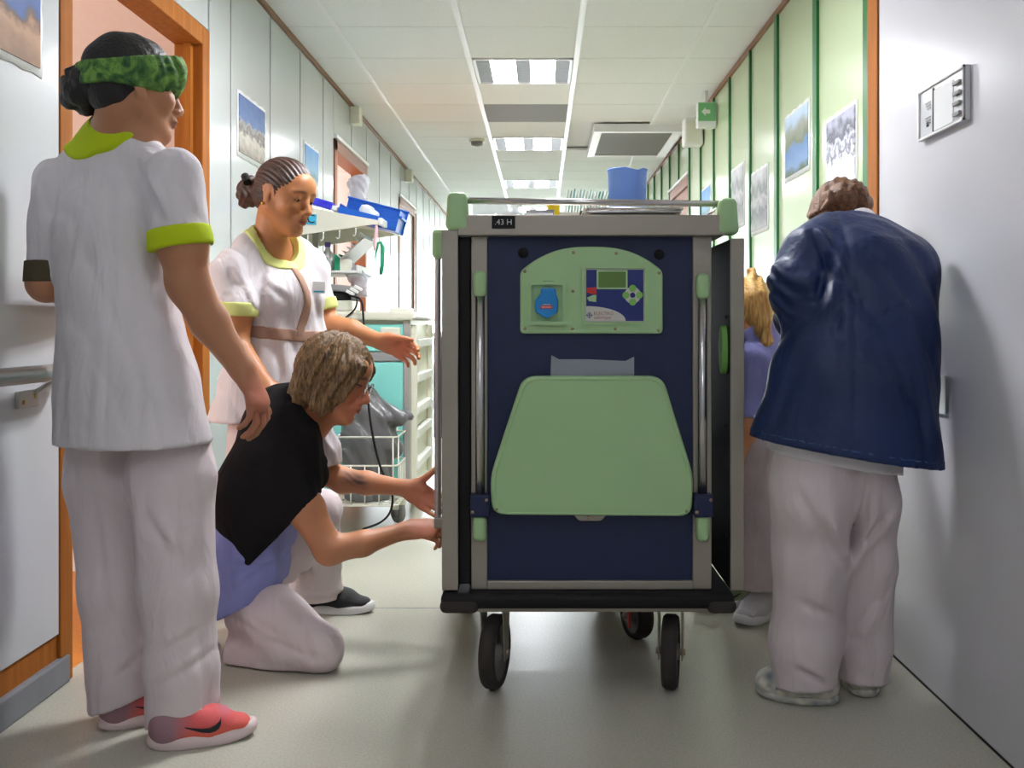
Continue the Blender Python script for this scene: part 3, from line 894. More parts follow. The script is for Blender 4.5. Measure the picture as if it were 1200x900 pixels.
# upright grip rods with green ends and dark brackets
for px, ptop in ((563, 318), (822, 321)):
    tube('grip_rod', [(cx(px), CY - .018, cz(ptop + 24)), (cx(px), CY - .018, cz(606))], .0125, M['chrome'], T, 14)
    for a, b in ((ptop, ptop + 30), (602, 632)):
        bm = bmesh.new(); bm_box(bm, (cx(px) - .0175, CY - .038, cz(b)), (cx(px) + .0175, CY + .0, cz(a)), .013, 3)
        for f in bm.faces: f.smooth = True
        link('grip_end', bm_mesh(bm), M['green'], T)
    br = box('hinge_bracket', (cx(px - 11), CY - .042, cz(603)), (cx(px + 11), CY + .001, cz(577)), M['navy'], T, .004)
    for k in (-8, 8):
        lathe('bracket_rivet', [(0, .003), (.004, .002), (.005, 0)], (cx(px + k), CY - .042, cz(597 if k < 0 else 583)), M['screw'], br, (0, -1, 0), 10)
# folding flap
flap = rounded(cpts([(613, 440), (775, 440), (811, 556), (809, 603), (577, 601), (575, 556)]), .035)
fo = prism('folding_flap', flap, CY - .032, CY - .004, M['green'], T, .008)
ctr = np.mean(np.array(flap), axis=0)
def scaled(pts, s): return [tuple(ctr + (np.array(p) - ctr) * s) for p in pts]
bm = bmesh.new()
o_ = scaled(flap, .985); i_ = scaled(flap, .945)
va = [bm.verts.new((p[0], CY - .0325, p[1])) for p in o_]; vb = [bm.verts.new((p[0], CY - .0365, p[1])) for p in scaled(flap, .965)]
vc = [bm.verts.new((p[0], CY - .0325, p[1])) for p in i_]
n_ = len(o_)
for k in range(n_):
    for a, b in ((va, vb), (vb, vc)):
        f = bm.faces.new((a[k], a[(k + 1) % n_], b[(k + 1) % n_], b[k])); f.smooth = True
link('raised_rim', bm_mesh(bm), M['green'], fo)
for px, py in ((583, 594), (802, 596)): lathe('flap_screw', [(0, .003), (.004, .002), (.004, 0)], (cx(px), CY - .034, cz(py)), M['screw'], fo, (0, -1, 0), 8)
prism('flap_latch', rounded(cpts([(672, 602), (710, 602), (704, 609), (678, 609)]), .006), CY - .02, CY + .0, M['steel'], T, .002)
lathe('latch_pin', [(0, .01), (.006, .01), (.006, 0)], (cx(690), CY - .02, cz(604)), M['screw'], T, (0, -1, 0), 10)
# clear document sleeve above the flap
slv = prism('document_sleeve', cpts([(646, 416), (655, 421), (690, 421), (733, 423), (743, 418), (743, 446), (645, 446)]), CY - .003, CY + .002, M['clear'], T)
# green console
top = [(609.5 + 167 * k / 14, 289 + 29 * (abs(k - 7) / 7.0) ** 2.6) for k in range(15)]
con = rounded(cpts([(609.5, 391), *top, (776.5, 391)]), .012, 3)
co = prism('control_console', con, CY - .006, CY + .014, M['green'], T, .005)
for px, py in ((615, 318), (672, 296), (722, 297), (772, 320), (615, 385), (671, 385), (721, 385), (771, 387), (671.5, 341)):
    lathe('console_screw', [(0, .003), (.004, .002), (.0048, 0)], (cx(px), CY - .0055, cz(py)), M['screw'], co, (0, -1, 0), 10)
# socket recess: a raised rim around a sunk well
def ring_prism(name, outer, inner, y0, y1, m, parent):
    bm = bmesh.new(); n = len(outer)
    a = [bm.verts.new((p[0], y0, p[1])) for p in outer]; b = [bm.verts.new((p[0], y0, p[1])) for p in inner]
    c = [bm.verts.new((p[0], y1, p[1])) for p in inner]; d = [bm.verts.new((p[0], y1, p[1])) for p in outer]
    for k in range(n):
        j = (k + 1) % n
        bm.faces.new((a[k], a[j], b[j], b[k])); bm.faces.new((b[k], b[j], c[j], c[k])); bm.faces.new((d[k], d[j], a[j], a[k]))
    return link(name, bm_mesh(bm), m, parent)
def rect(x0, x1, y0, y1, r=.006): return rounded(cpts([(x0, y1), (x0, y0), (x1, y0), (x1, y1)]), r, 4)
ring_prism('socket_rim', rect(619, 663, 330, 381), rect(622.5, 659.5, 334, 377), CY - .020, CY - .005, M['green'], co)
box('hinge_slot', (cx(636), CY - .0075, cz(331.2)), (cx(649), CY - .0055, cz(329.4)), M['dark'], co)
plug = rounded(cpts([(634, 338), (651, 338), (651.5, 345), (654, 352), (653, 366), (646, 371), (641, 373.5), (636, 371), (627.5, 366), (627, 352), (633.5, 345)]), .006, 3)
pl = prism('socket_cover', plug, CY - .034, CY - .006, M['plug'], co, .004)
box('red_label', (cx(633.8), CY - .0352, cz(362)), (cx(647), CY - .034, cz(358.2)), M['red'], pl)
for k in range(5): box('label_dash', (cx(635.2 + 2.2 * k), CY - .0356, cz(361)), (cx(636.8 + 2.2 * k), CY - .0352, cz(359.4)), M['offwhite'], pl)
for k in range(4): box('label_dash', (cx(636.5 + 2.2 * k), CY - .0356, cz(357.6)), (cx(638.2 + 2.2 * k), CY - .034, cz(356.6)), M['offwhite'], pl)
# control display
ring_prism('display_rim', rect(681.5, 759.5, 310, 380.5), rect(685, 755, 314.5, 377.5, .002), CY - .012, CY - .005, M['green'], co)
pan = box('display_panel', (cx(686), CY - .0085, cz(377)), (cx(754.5), CY - .0055, cz(315.5)), M['pblue'], co)
for lo, hi in (((686, 315.5), (754.5, 316.3)), ((753.7, 315.5), (754.5, 377)), ((686, 315.5), (686.8, 377)), ((686, 376.2), (754.5, 377))):
    box('white_border', (cx(lo[0]), CY - .0090, cz(hi[1])), (cx(hi[0]), CY - .0085, cz(lo[1])), M['offwhite'], pan)
lc = box('lcd_screen', (cx(700), CY - .0102, cz(338)), (cx(734), CY - .0085, cz(317.5)), M['lcd'], pan, .001)
ring_prism('lcd_bezel', rect(699, 735, 316.8, 339, .002), rect(701, 733, 318.6, 337.2, .002), CY - .0112, CY - .0085, M['green'], pan)
prism('stop_button', cpts([(687.5, 337.5), (698.5, 336.7), (698.8, 344.8), (694, 345), (687.5, 343)]), CY - .011, CY - .0085, M['red'], pan, .0008)
prism('start_button', cpts([(687.5, 349), (694, 346), (698.8, 345.6), (698.5, 354), (690, 353)]), CY - .011, CY - .0085, M['green'], pan, .0008)
def disc(px, py, r, n=20, sx=1, sy=1): return [(cx(px + r * sx * math.cos(2 * math.pi * k / n)), cz(py + r * sy * math.sin(2 * math.pi * k / n))) for k in range(n)]
pad = prism('button_pad', [(cx(741 + 10.5 * (abs(math.cos(a)) ** 1.25) * math.copysign(1, math.cos(a))), cz(346 + 10.5 * (abs(math.sin(a)) ** 1.25) * math.copysign(1, math.sin(a)))) for a in [2 * math.pi * k / 32 for k in range(32)]], CY - .0100, CY - .0085, M['offwhite'], pan)
for dx, dy in ((0, -8), (0, 8), (-8, 0), (8, 0)):
    prism('arrow_key', disc(741 + dx, 346 + dy, 4.2, 14, 1.0 if dx == 0 else .95, 1), CY - .0118, CY - .0098, M['green_bright'], pan, .0006)
prism('centre_key', disc(741, 346, 3.1, 14), CY - .0122, CY - .0098, M['pblue'], pan, .0006)
sw = [(686.9, 376)] + [(686.9 + 46 * math.sin(a), 376 - 17.2 * math.cos(a)) for a in [k * math.pi / 24 for k in range(13)]]
prism('logo_field', cpts(sw), CY - .0092, CY - .0084, M['offwhite'], pan)
lg = prism('logo_square', disc(690.5, 369.5, 3.9, 4), CY - .0096, CY - .0091, M['pblue'], pan)
ring_prism('logo_ring', disc(690.5, 369.5, 2.2, 14), disc(690.5, 369.5, 1.3, 14), CY - .0100, CY - .0095, M['offwhite'], pan)
text('brand_lettering', 'ELECTRO', (cx(695.6), CY - .0094, cz(367.6)), FRONT, .0125, M['redtext'], pan, align='LEFT', extrude=.0003)
text('brand_lettering', 'calorique', (cx(695.6), CY - .0094, cz(372.2)), FRONT, .0125, M['redtext'], pan, align='LEFT', extrude=.0003)
# bumper and chassis
bm = bmesh.new(); bm_box(bm, (cx(518), CY - .045, .243), (cx(858), YB + .04, .284), .014, 3)
link('bumper', bm_mesh(bm), M['black'], T)
for px0, px1 in ((517, 562), (826, 860)):
    bm = bmesh.new(); bm_box(bm, (cx(px0), CY - .052, .232), (cx(px1), CY + .06, .268), .016, 3)
    link('bumper_corner', bm_mesh(bm), M['rubber'], T)
box('chassis', (cx(545), CY + .0, .225), (cx(835), YB, .245), M['steel'], T)
# castors
def castor(x, y, yaw, dia=.2, w=.042, red=False):
    c = Vector((x, y, dia / 2)); ax = Vector((math.cos(yaw), math.sin(yaw), 0)); fw = Vector((-math.sin(yaw), math.cos(yaw), 0))
    e = root('castor', (x, y, 0)); e.parent = T; e.matrix_parent_inverse = Matrix.Translation(-ORG[T])
    R = dia / 2
    lathe('tyre', [(R * .78, -w / 2), (R * .93, -w / 2), (R, -w * .3), (R, w * .3), (R * .93, w / 2), (R * .78, w / 2)], c, M['rubber'], e, ax, 32, True)
    lathe('wheel_hub', [(0, -w * .55), (R * .22, -w * .55), (R * .26, -w * .2), (R * .7, -w * .16), (R * .79, -w * .42), (R * .79, w * .42), (R * .7, w * .16), (R * .26, w * .2), (R * .22, w * .55), (0, w * .55)], c, M['dkgrey'], e, ax, 28)
    lathe('axle_bolt', [(0, -w * .95), (.010, -w * .95), (.010, w * .95), (0, w * .95)], c, M['screw'], e, ax, 8)
    for s in (-1, 1):
        p = c + ax * s * (w / 2 + .009)
        bm = bmesh.new()
        pts = [(-.018, -.02), (.018, -.02), (.03, R + .005), (.045, .232 - R), (-.04, .232 - R), (-.03, R + .005)]
        f0 = [bm.verts.new(p + fw * a + Vector((0, 0, b))) for a, b in pts]
        f1 = [bm.verts.new(p + ax * s * .004 + fw * a + Vector((0, 0, b))) for a, b in pts]
        bm.faces.new(f0); bm.faces.new(f1[::-1])
        for k in range(6): bm.faces.new((f0[k], f1[k], f1[(k + 1) % 6], f0[(k + 1) % 6]))
        link('fork_plate', bm_mesh(bm), M['steel'], e)
    if red: box('brake_tab', c + Vector((-.03, -.045, -.03)), c + Vector((-.022, -.02, .04)), M['red'], e)
castor(-.127, 2.78, math.radians(-13)); castor(.357, 2.78, math.radians(-11))
castor(.305, 3.22, math.radians(22), .15, .05, True)
castor(.235, 3.53, math.radians(40), .2); castor(-.26, 3.52, math.radians(30), .2)
# ================================================================== things on the trolley
ZT = cz(253)
t = root('water_jug', (.265, 3.1, ZT), 'blue plastic measuring jug with pouring lip on the trolley', 'jug')
bm = bmesh.new(); jc = Vector((.265, 3.1, ZT))
prof = [(0, 0), (.05, 0), (.054, .006), (.0605, .175), (.0625, .178), (.0625, .182), (.058, .182), (.0565, .17), (.048, .012), (0, .012)]
bm_lathe(bm, prof, jc, n=32)
for v in bm.verts:           # pouring lip towards the camera
    d = v.co - jc; a = math.atan2(d.x, -d.y)
    if d.z > .12 and abs(a - .3) < .45:
        f = (d.z - .12) / .06 * (1 - (abs(a - .3) / .45)) ; v.co.y -= .018 * f; v.co.x += .006 * f; v.co.z -= .012 * f * (1 if d.z > .165 else 0)
link('jug_body', bm_mesh(bm), M['pitcher'], t)
lathe('jug_inside', [(.0, .02), (.049, .02), (.0568, .168), (.0562, .168), (.048, .022), (0, .022)], jc, M['pitcher_in'], t)
tube('jug_handle', [jc + Vector((.02, .058, .15)), jc + Vector((.03, .095, .14)), jc + Vector((.03, .1, .09)), jc + Vector((.02, .058, .045))], .008, M['pitcher'], t)
sx0, sx1 = (659 - 634) * 3.12 / FPX, (704 - 634) * 3.12 / FPX
t = root('packet_box', (.12, 3.12, ZT), 'low white tray that holds the upright paper packets', 'tray')
box('tray_floor', (sx0 - .01, 3.08, ZT), (sx1 + .02, 3.16, ZT + .004), M['white'], t)
for lo, hi in (((sx0 - .01, 3.08, ZT), (sx1 + .02, 3.083, ZT + .05)), ((sx0 - .01, 3.157, ZT), (sx1 + .02, 3.16, ZT + .05)), ((sx0 - .01, 3.08, ZT), (sx0 - .007, 3.16, ZT + .05)), ((sx1 + .017, 3.08, ZT), (sx1 + .02, 3.16, ZT + .05))):
    box('tray_side', lo, hi, M['white'], t)
NP = 14
ORD = ['first', 'second', 'third', 'fourth', 'fifth', 'sixth', 'seventh', 'eighth', 'ninth', 'tenth', 'eleventh', 'twelfth', 'thirteenth', 'fourteenth']
for k in range(NP):
    x = sx0 + (sx1 - sx0) * k / (NP - 1) * .93 + .004
    h = .118 + random.uniform(-.006, .006); tilt = .12 + .012 * k
    bm = bmesh.new(); bm_box(bm, (x - .0022, 3.09, ZT + .005), (x + .0022, 3.15, ZT + .005 + h), .0006, 1)
    bmesh.ops.rotate(bm, verts=bm.verts, cent=Vector((x, 3.12, ZT + .005)), matrix=Matrix.Rotation(tilt, 3, 'Y') @ Matrix.Rotation(0, 3, 'X'))
    o = link('paper_packet', bm_mesh(bm), M['teal_card'] if k % 3 else M['paper'])
    tag(o, ORD[k] + ' thin upright paper packet from the left, in the row left of the blue jug', 'packet', 'paper packets standing in the tray')
t = root('clear_tub', (-.13, 2.95, ZT), 'clear plastic tub with cutlery at the left end of the trolley top', 'tub')
x0, x1 = (556 - 634) * 2.95 / FPX, (612 - 634) * 2.95 / FPX
zz = ZT + .05
for nm_, lo, hi in (('tub_floor', (x0, 2.88, ZT), (x1, 3.05, ZT + .003)), ('tub_side', (x0, 2.88, ZT), (x1, 2.883, zz)), ('tub_side', (x0, 3.047, ZT), (x1, 3.05, zz)),
                    ('tub_side', (x0, 2.88, ZT), (x0 + .003, 3.05, zz)), ('tub_side', (x1 - .003, 2.88, ZT), (x1, 3.05, zz)), ('tub_rim', (x0 - .004, 2.876, zz), (x1 + .004, 2.884, zz + .004))):
    box(nm_, lo, hi, M['glassy'], t)
for k in range(5):
    tag(tube('spoon', [(x0 + .02 + .018 * k, 2.9, ZT + .008 + .004 * k), (x0 + .03 + .018 * k, 2.96, ZT + .02), (x0 + .04 + .018 * k, 3.02, ZT + .03 + .003 * k)], .004, M['chrome'], None, 8, [.0035, .003, .008]),
        ORD[k] + ' small metal spoon from the left in the clear tub', 'spoon', 'spoons in the clear tub')
tag(box('yellow_box', ((641 - 634) * 3.0 / FPX, 2.97, ZT), ((654 - 634) * 3.0 / FPX, 3.01, ZT + .065), M['yellow'], None, .002, rot=Matrix.Rotation(.15, 3, 'Z'), pivot=(.03, 3, ZT)), 'small bright yellow carton on the trolley top', 'carton')
for k in range(3):
    tag(box('tray_card', (-.055 + .006 * k, 2.86 + .02 * k, ZT + .0125 * k + .001), (.03 + .004 * k, 2.93 + .01 * k, ZT + .0125 * (k + 1)), M['paper'] if k % 2 else M['device'], None, .001), ['grey', 'white', 'upper grey'][k] + ' flat folder lying left of the yellow carton', 'folder', 'flat folders on the trolley')
tag(box('black_wallet', ((680 - 634) * 3.0 / FPX, 3.03, ZT + .0), ((706 - 634) * 3.0 / FPX, 3.07, ZT + .05), M['dark'], None, .006), 'black pouch behind the metal dish on the trolley', 'pouch')
t = root('serving_dish', (.25, 2.85, ZT), 'shallow polished metal serving dish in front of the jug', 'dish')
x0, x1 = (684 - 634) * 2.85 / FPX, (796 - 634) * 2.85 / FPX
bm = bmesh.new(); bm_box(bm, (x0, 2.78, ZT), (x1, 2.98, ZT + .028), .012, 3)
for v in bm.verts:
    if v.co.z < ZT + .014:
        v.co.x += .014 * (1 if v.co.x < .25 else -1); v.co.y += .014 * (1 if v.co.y < 2.88 else -1)
link('dish_shell', bm_mesh(bm), M['chrome'], t)
tube('rolled_rim', [(x0 + .01, 2.78, ZT + .027), (x1 - .01, 2.78, ZT + .027), (x1, 2.79, ZT + .027), (x1, 2.97, ZT + .027), (x1 - .01, 2.98, ZT + .027), (x0 + .01, 2.98, ZT + .027), (x0, 2.97, ZT + .027), (x0, 2.79, ZT + .027), (x0 + .01, 2.78, ZT + .027)], .004, M['chrome'], t, 8)
# ================================================================== teal care trolley on the left
K = root('care_trolley', (-.95, 5.4, 0), 'teal and cream care trolley with drawers behind the grey bag', 'trolley')
kx0, kx1, ky0, ky1 = -1.26, -.655, 5.05, 5.85
box('cabinet', (kx0, ky0 + .02, .14), (kx1 - .01, ky1, 1.02), M['beige'], K, .004)
dr = box('drawer_front', (kx0 + .03, ky0, .865), (-.69, ky0 + .02, 1.0), M['teal'], K, .004)
box('drawer_handle', (-.80, ky0 - .03, .945), (-.70, ky0, .985), M['cream_plastic'], dr, .008)
box('cross_rail', (kx0 + .03, ky0 - .004, .815), (-.69, ky0 + .02, .86), M['device'], K, .003)
box('cupboard_door', (kx0 + .03, ky0, .16), (-.69, ky0 + .02, .81), M['teal'], K, .004)
box('corner_post', (-.688, ky0 - .008, .13), (-.652, ky0 + .03, 1.02), M['hinge'], K, .006)
box('worktop', (kx0 - .01, ky0 - .03, 1.02), (-.635, ky1 + .02, 1.065), M['cream_plastic'], K, .012)
sp = box('side_panel', (kx1 - .012, ky0 + .03, .14), (kx1, ky1, 1.02), M['cream_plastic'], K)
for zz in (.26, .42, .54, .70, .88):
    box('side_tray', (kx1, ky0 + .08, zz), (kx1 + .035, ky1 - .1, zz + .045), M['white'], sp, .006)
for yy in (ky0 + .055, ky1 - .05): box('side_rib', (kx1, yy - .018, .16), (kx1 + .03, yy + .018, 1.0), M['cream_plastic'], sp, .005)
tube('side_rail', [(kx1 + .012, ky0, 1.03), (kx1 + .05, ky0 + .05, 1.03), (kx1 + .05, ky1 - .05, 1.03), (kx1 + .01, ky1, 1.03)], .01, M['hinge'], K)
for x, y in ((-.72, 5.08), (-1.2, 5.08), (-.72, 5.8), (-1.2, 5.8)):
    e = root('castor', (x, y, 0)); e.parent = K; e.matrix_parent_inverse = Matrix.Translation(-ORG[K])
    lathe('tyre', [(.03, -.014), (.055, -.014), (.06, 0), (.055, .014), (.03, .014)], (x, y, .06), M['dkgrey'], e, (.8, .6, 0), 20, True)
    lathe('hub', [(0, -.016), (.031, -.012), (.031, .012), (0, .016)], (x, y, .06), M['hinge'], e, (.8, .6, 0), 16)
    bm = bmesh.new(); bm_box(bm, (x - .035, y - .04, .07), (x + .035, y + .05, .14), .016, 2)
    link('castor_hood', bm_mesh(bm), M['cream_plastic'], e)
# raised shelf: triangular side cheek with hooks, sloping board
SY0, SY1 = 5.0, 5.65
def sp_(px, py, Y=SY0): p = at(px, py, Y); return (p[0], p[2])
cheek = [sp_(340, 277), sp_(340, 239), sp_(443, 258), sp_(443, 262)]
sh = root('cheek_shelf', (-1.0, 5.3, 1.45), 'cream sloping overhead shelf with white hooks and a letter C sticker', 'shelf')
prism('shelf_cheek', cheek, SY0, SY0 + .012, M['cream_plastic'], sh)
prism('shelf_cheek', cheek, SY1 - .012, SY1, M['cream_plastic'], sh)
zl, zr_ = cheek[1][1], cheek[2][1]
bm = bmesh.new()
quad = [(cheek[1][0], zl - .004), (cheek[2][0] + .015, zr_ - .004), (cheek[2][0] + .015, zr_ - .016), (cheek[1][0], zl - .022)]
a = [bm.verts.new((p[0], SY0 + .012, p[1])) for p in quad]; b = [bm.verts.new((p[0], SY1 - .012, p[1])) for p in quad]
bm.faces.new(a); bm.faces.new(b[::-1])
for k in range(4): bm.faces.new((a[k], b[k], b[(k + 1) % 4], a[(k + 1) % 4]))
link('shelf_board', bm_mesh(bm), M['cream_plastic'], sh)
box('shelf_lip', (cheek[2][0], SY0, cheek[3][1] - .006), (cheek[2][0] + .02, SY1, zr_ + .012), M['white'], sh, .003)
st = at(364.5, 257, SY0 - .003)
sk = box('letter_sticker', (st[0] - .026, SY0 - .003, st[2] - .026), (st[0] + .026, SY0, st[2] + .026), M['sticker'], sh, rot=Matrix.Rotation(.06, 3, 'Y'), pivot=st)
text('sticker_letter', 'C', (st[0], SY0 - .0035, st[2]), FRONT, .058, M['dark'], sk, .0008)
for px, py in ((361, 275), (379, 272), (398, 270), (417, 267)):
    p = at(px, py, SY0 - .004)
    tube('hook', [p, p + [0, -.006, -.02], p + [0, -.008, -.036], p + [-.008, -.008, -.043], p + [-.014, -.008, -.036]], .0035, M['white'], sh, 6)
for yy in (SY0 + .05, SY1 - .08):
    box('shelf_post', (kx0, yy, 1.065), (kx0 + .03, yy + .03, 1.55), M['hinge'], sh)
box('back_board', (kx0 - .005, SY0 + .02, 1.065), (kx0 + .0, SY1, 1.5), M['cream_plastic'], sh)
ms = box('middle_shelf', (kx0, SY0 + .1, 1.26), (-.93, SY1 - .05, 1.272), M['white'], sh, .003)
box('middle_shelf_lip', (-.935, SY0 + .1, 1.26), (-.925, SY1 - .05, 1.30), M['white'], sh, .002)
# tilted rack of slotted bins under the shelf
t = root('slotted_rack', (-.93, 5.2, 1.3), 'grey slotted tilted rack hanging under the cream shelf', 'rack')
R = Matrix.Rotation(-.75, 3, 'Y')
pv = at(415, 292, 5.2)
box('rack_back', pv + [-.075, -.10, -.012], pv + [.085, .25, -.004], M['hinge'], t, .002, rot=R, pivot=pv)
for k in range(6):
    box('rack_divider', pv + [-.075 + .03 * k, -.10, -.004], pv + [-.071 + .03 * k, .25, .022], M['white'], t, rot=R, pivot=pv)
box('rack_lip', pv + [.08, -.10, -.014], pv + [.088, .25, .03], M['white'], t, .002, rot=R, pivot=pv)
# straps on the shelf corner
tag(tube('pink_strap', [at(441, 264, 4.99), at(441, 275, 4.985), at(439, 285, 4.985), at(439, 294, 4.99)], .006, M['pinkstrap'], None, 8, [.006, .010, .008, .003]), 'short pink strap hanging from the shelf corner', 'strap')
tag(tube('green_strap', [at(440, 322, 5.0), at(440, 300, 5.0), at(443, 285, 5.0), at(446, 284, 5.0), at(448.5, 290, 5.0), at(448, 310, 5.0), at(446.5, 322, 5.0)], .006, M['greenstrap'], None, 8, [.003, .004, .006, .007, .010, .010, .009]), 'dark green tourniquet strap looped beside the pink strap', 'strap')
# blue tote bin, tilted with the shelf
t = root('storage_bin', at(430, 258, 5.15), 'tilted bright blue plastic storage bin on the cream shelf', 'storage bin')
c0 = at(430, 258, 5.17); R = Matrix.Rotation(.25, 3, 'Y')
L, W, H = .31, .22, .10
def tb(name, lo, hi, bev=.003): return box(name, c0 + lo, c0 + hi, M['tote'], t, bev, rot=R, pivot=c0)
tb('bin_floor', np.array([-L / 2, 0, -.02]), np.array([L / 2, W, -.012]))
tb('bin_front', np.array([-L / 2, 0, -.02]), np.array([L / 2, .006, .035]))
tb('bin_back', np.array([-L / 2 - .01, W - .006, -.02]), np.array([L / 2 + .01, W, H]))
tb('bin_back_rim', np.array([-L / 2 - .015, W - .012, H]), np.array([L / 2 + .015, W + .006, H + .012]))
tb('bin_end', np.array([-L / 2, 0, -.02]), np.array([-L / 2 + .006, W, .05]))
tb('bin_end', np.array([L / 2 - .006, 0, -.02]), np.array([L / 2, W, H * .9]))
tb('bin_end_rim', np.array([L / 2, -.004, H * .5]), np.array([L / 2 + .016, W, H * .62]))
tag(box('wipe_pack', c0 + [-.10, .03, -.01], c0 + [.06, .14, .03], M['paper'], None, .01, rot=R, pivot=c0), 'white folded pad lying in the blue bin', 'pad')
cr = Field().cone(c0 + [-.02, .08, .06], c0 + [.03, .08, .035], .03, .02).cone(c0 + [0, .08, .05], c0 + [-.03, .08, .03], .02, .012)
o = soft('crumpled_tissue', cr, M['paper'], None, .006, lambda D, P: D + wrinkle(P, 5, (120, 120, 120), .004)); tag(o, 'crumpled white tissue sticking up from the blue bin', 'tissue')
tag(box('blue_packet', at(378, 239, 5.2) - [.058, .04, .018], at(378, 239, 5.2) + [.058, .04, .02], M['royal'], None, .006, rot=Matrix.Rotation(.28, 3, 'Y'), pivot=at(378, 239, 5.2)), 'royal blue packet on the shelf beside the braided woman', 'packet')
tag(box('white_roll_pack', at(393, 244, 5.2) - [.018, .03, .016], at(393, 244, 5.2) + [.014, .03, .012], M['paper'], None, .006), 'small white packet between the blue packet and the bin', 'packet')
pb = at(421, 216, 5.55)
bf = Field().cone(at(418, 240, 5.5), pb, .05, .045).ell(pb, .05, .06, .04).ell(pb + [-.035, 0, -.005], .03, .04, .03).ell(pb + [.025, 0, .02], .03, .04, .03)
o = soft('plastic_bag', bf, M['film'], None, .008, lambda D, P: D + wrinkle(P, 9, (70, 70, 70), .006)); tag(o, 'crumpled clear plastic bag behind the blue bin', 'bag')
# small things on the middle shelf
zms = 1.272
t = root('spray_bottle', (-1.1, 5.2, zms), 'white dispenser bottle with purple band under the shelf', 'bottle')
bp = at(384, 290, 5.2)
lathe('bottle_body', [(0, 0), (.032, 0), (.034, .01), (.034, .085), (.014, .11), (.012, .125), (0, .125)], (bp[0], 5.2, zms), M['white'], t)
lathe('bottle_cap', [(.015, .125), (.016, .15), (0, .152)], (bp[0], 5.2, zms), mat('purple_cap', (120, 96, 190), .4), t, n=16)
for k, (px, w, h, m_, lab) in enumerate(((375, .10, .07, 'glassy', 'clear box'), (397, .03, .085, 'greenstrap', 'slim green box'), (405, .045, .06, 'cream_plastic', 'cream carton'))):
    p = at(px, 300, 5.17)
    tag(box('small_box', (p[0] - w / 2, 5.13, zms), (p[0] + w / 2, 5.23, zms + h), M[m_], None, .003), lab + ' on the middle shelf of the care trolley', 'box', 'boxes on the middle shelf')
# devices on the worktop
zw = 1.065
t = root('monitor_device', (-1.0, 5.2, zw), 'flat grey and black device with cables on the teal trolley', 'device')
p = at(398, 345, 5.15)
box('device_base', (p[0] - .17, 5.06, zw), (p[0] + .08, 5.3, zw + .055), M['beige'], t, .01)
box('device_case', (p[0] - .14, 5.07, zw + .056), (p[0] + .075, 5.28, zw + .10), M['black'], t, .006)
box('device_lid', (p[0] - .15, 5.05, zw + .101), (p[0] + .08, 5.28, zw + .135), M['device'], t, .008, rot=Matrix.Rotation(.1, 3, 'Y'), pivot=p)
for k in range(3): box('white_clip', (p[0] + .055 + .012 * k, 5.04, zw + .085 + .02 * k), (p[0] + .10 + .012 * k, 5.055, zw + .10 + .02 * k), M['white'], t, .003, rot=Matrix.Rotation(.5, 3, 'Y'), pivot=(p[0] + .075, 5.05, zw + .10))
bf = Field().cone(at(412, 318, 5.25), at(428, 336, 5.2), .035, .05).cone(at(428, 336, 5.2), at(435, 344, 5.15), .05, .02)
o = soft('film_bag', bf, M['film'], None, .008, lambda D, P: D + wrinkle(P, 12, (60, 60, 60), .007)); tag(o, 'crumpled clear film pouch lying on the grey device', 'pouch')
tag(box('pale_case', (-.78, 5.2, zw), (-.68, 5.4, zw + .02), M['cream_plastic'], None, .006), 'flat pale case on the trolley top near the end of the worktop', 'case')
# hanging cables
def smooth_path(pts, n=8):
    pts = [np.asarray(p, float) for p in pts]; out = []
    for i in range(len(pts) - 1):
        p0 = pts[max(i - 1, 0)]; p1 = pts[i]; p2 = pts[i + 1]; p3 = pts[min(i + 2, len(pts) - 1)]
        for k in range(n):
            t_ = k / n
            out.append(.5 * ((2 * p1) + (-p0 + p2) * t_ + (2 * p0 - 5 * p1 + 4 * p2 - p3) * t_ ** 2 + (-p0 + 3 * p1 - 3 * p2 + p3) * t_ ** 3))
    out.append(pts[-1]); return out
tag(tube('black_cable', smooth_path([at(412, 347, 5.03), at(423, 352, 4.98), at(426, 375, 4.95), at(429, 440, 4.72), at(435, 500, 4.68), at(446, 548, 4.68), at(459, 575, 4.68), at(458, 598, 4.75), at(446, 612, 4.85), at(425, 620, 4.86)], 6), .0055, M['black'], None, 8), 'black cable hanging from the device down past the grey bag', 'cable')
tag(tube('short_cable', smooth_path([at(410, 346, 5.03), at(418, 350, 5.0), at(416, 362, 5.0), at(405, 372, 5.02)], 6), .004, M['black'], None, 8), 'short thin black cable looping over the trolley edge', 'cable')
# wire basket
t = root('wire_basket', (-.83, 4.9, .14), 'white wire basket hooked on the front of the teal trolley', 'basket')
bx_0, bx_1, by0, by1, bz0, bz1 = -.965, -.675, 4.74, 5.02, .148, .47
def ringw(name, z, x0=bx_0, r=.0042): return tube(name, [(x0, by0, z), (bx_1 - .02, by0, z), (bx_1, by0 + .02, z), (bx_1, by1, z), (x0, by1, z), (x0, by0, z)], r, M['wire'], t, 8)
ringw('top_ring', bz1); ringw('middle_ring', .335); ringw('bottom_ring', bz0)
for k in range(5):
    x = bx_0 + .005 + (bx_1 - bx_0 - .025) * k / 4
    ztop = bz1 if k in (0, 4) else .335
    tube('wire', [(x, by0, ztop), (x, by0, bz0), (x, by1, bz0)], .0036, M['wire'], t, 6)
for k in range(5):
    y = by0 + .04 + (by1 - by0 - .05) * k / 4
    tube('wire', [(bx_1, y, .335 if k else bz1), (bx_1, y, bz0), (bx_0, y, bz0)], .0036, M['wire'], t, 6)
for x in (-.92, -.72): tube('hanger', [(x, by1, bz1), (x, 5.045, bz1), (x, 5.045, bz1 + .05)], .005, M['wire'], t, 6)
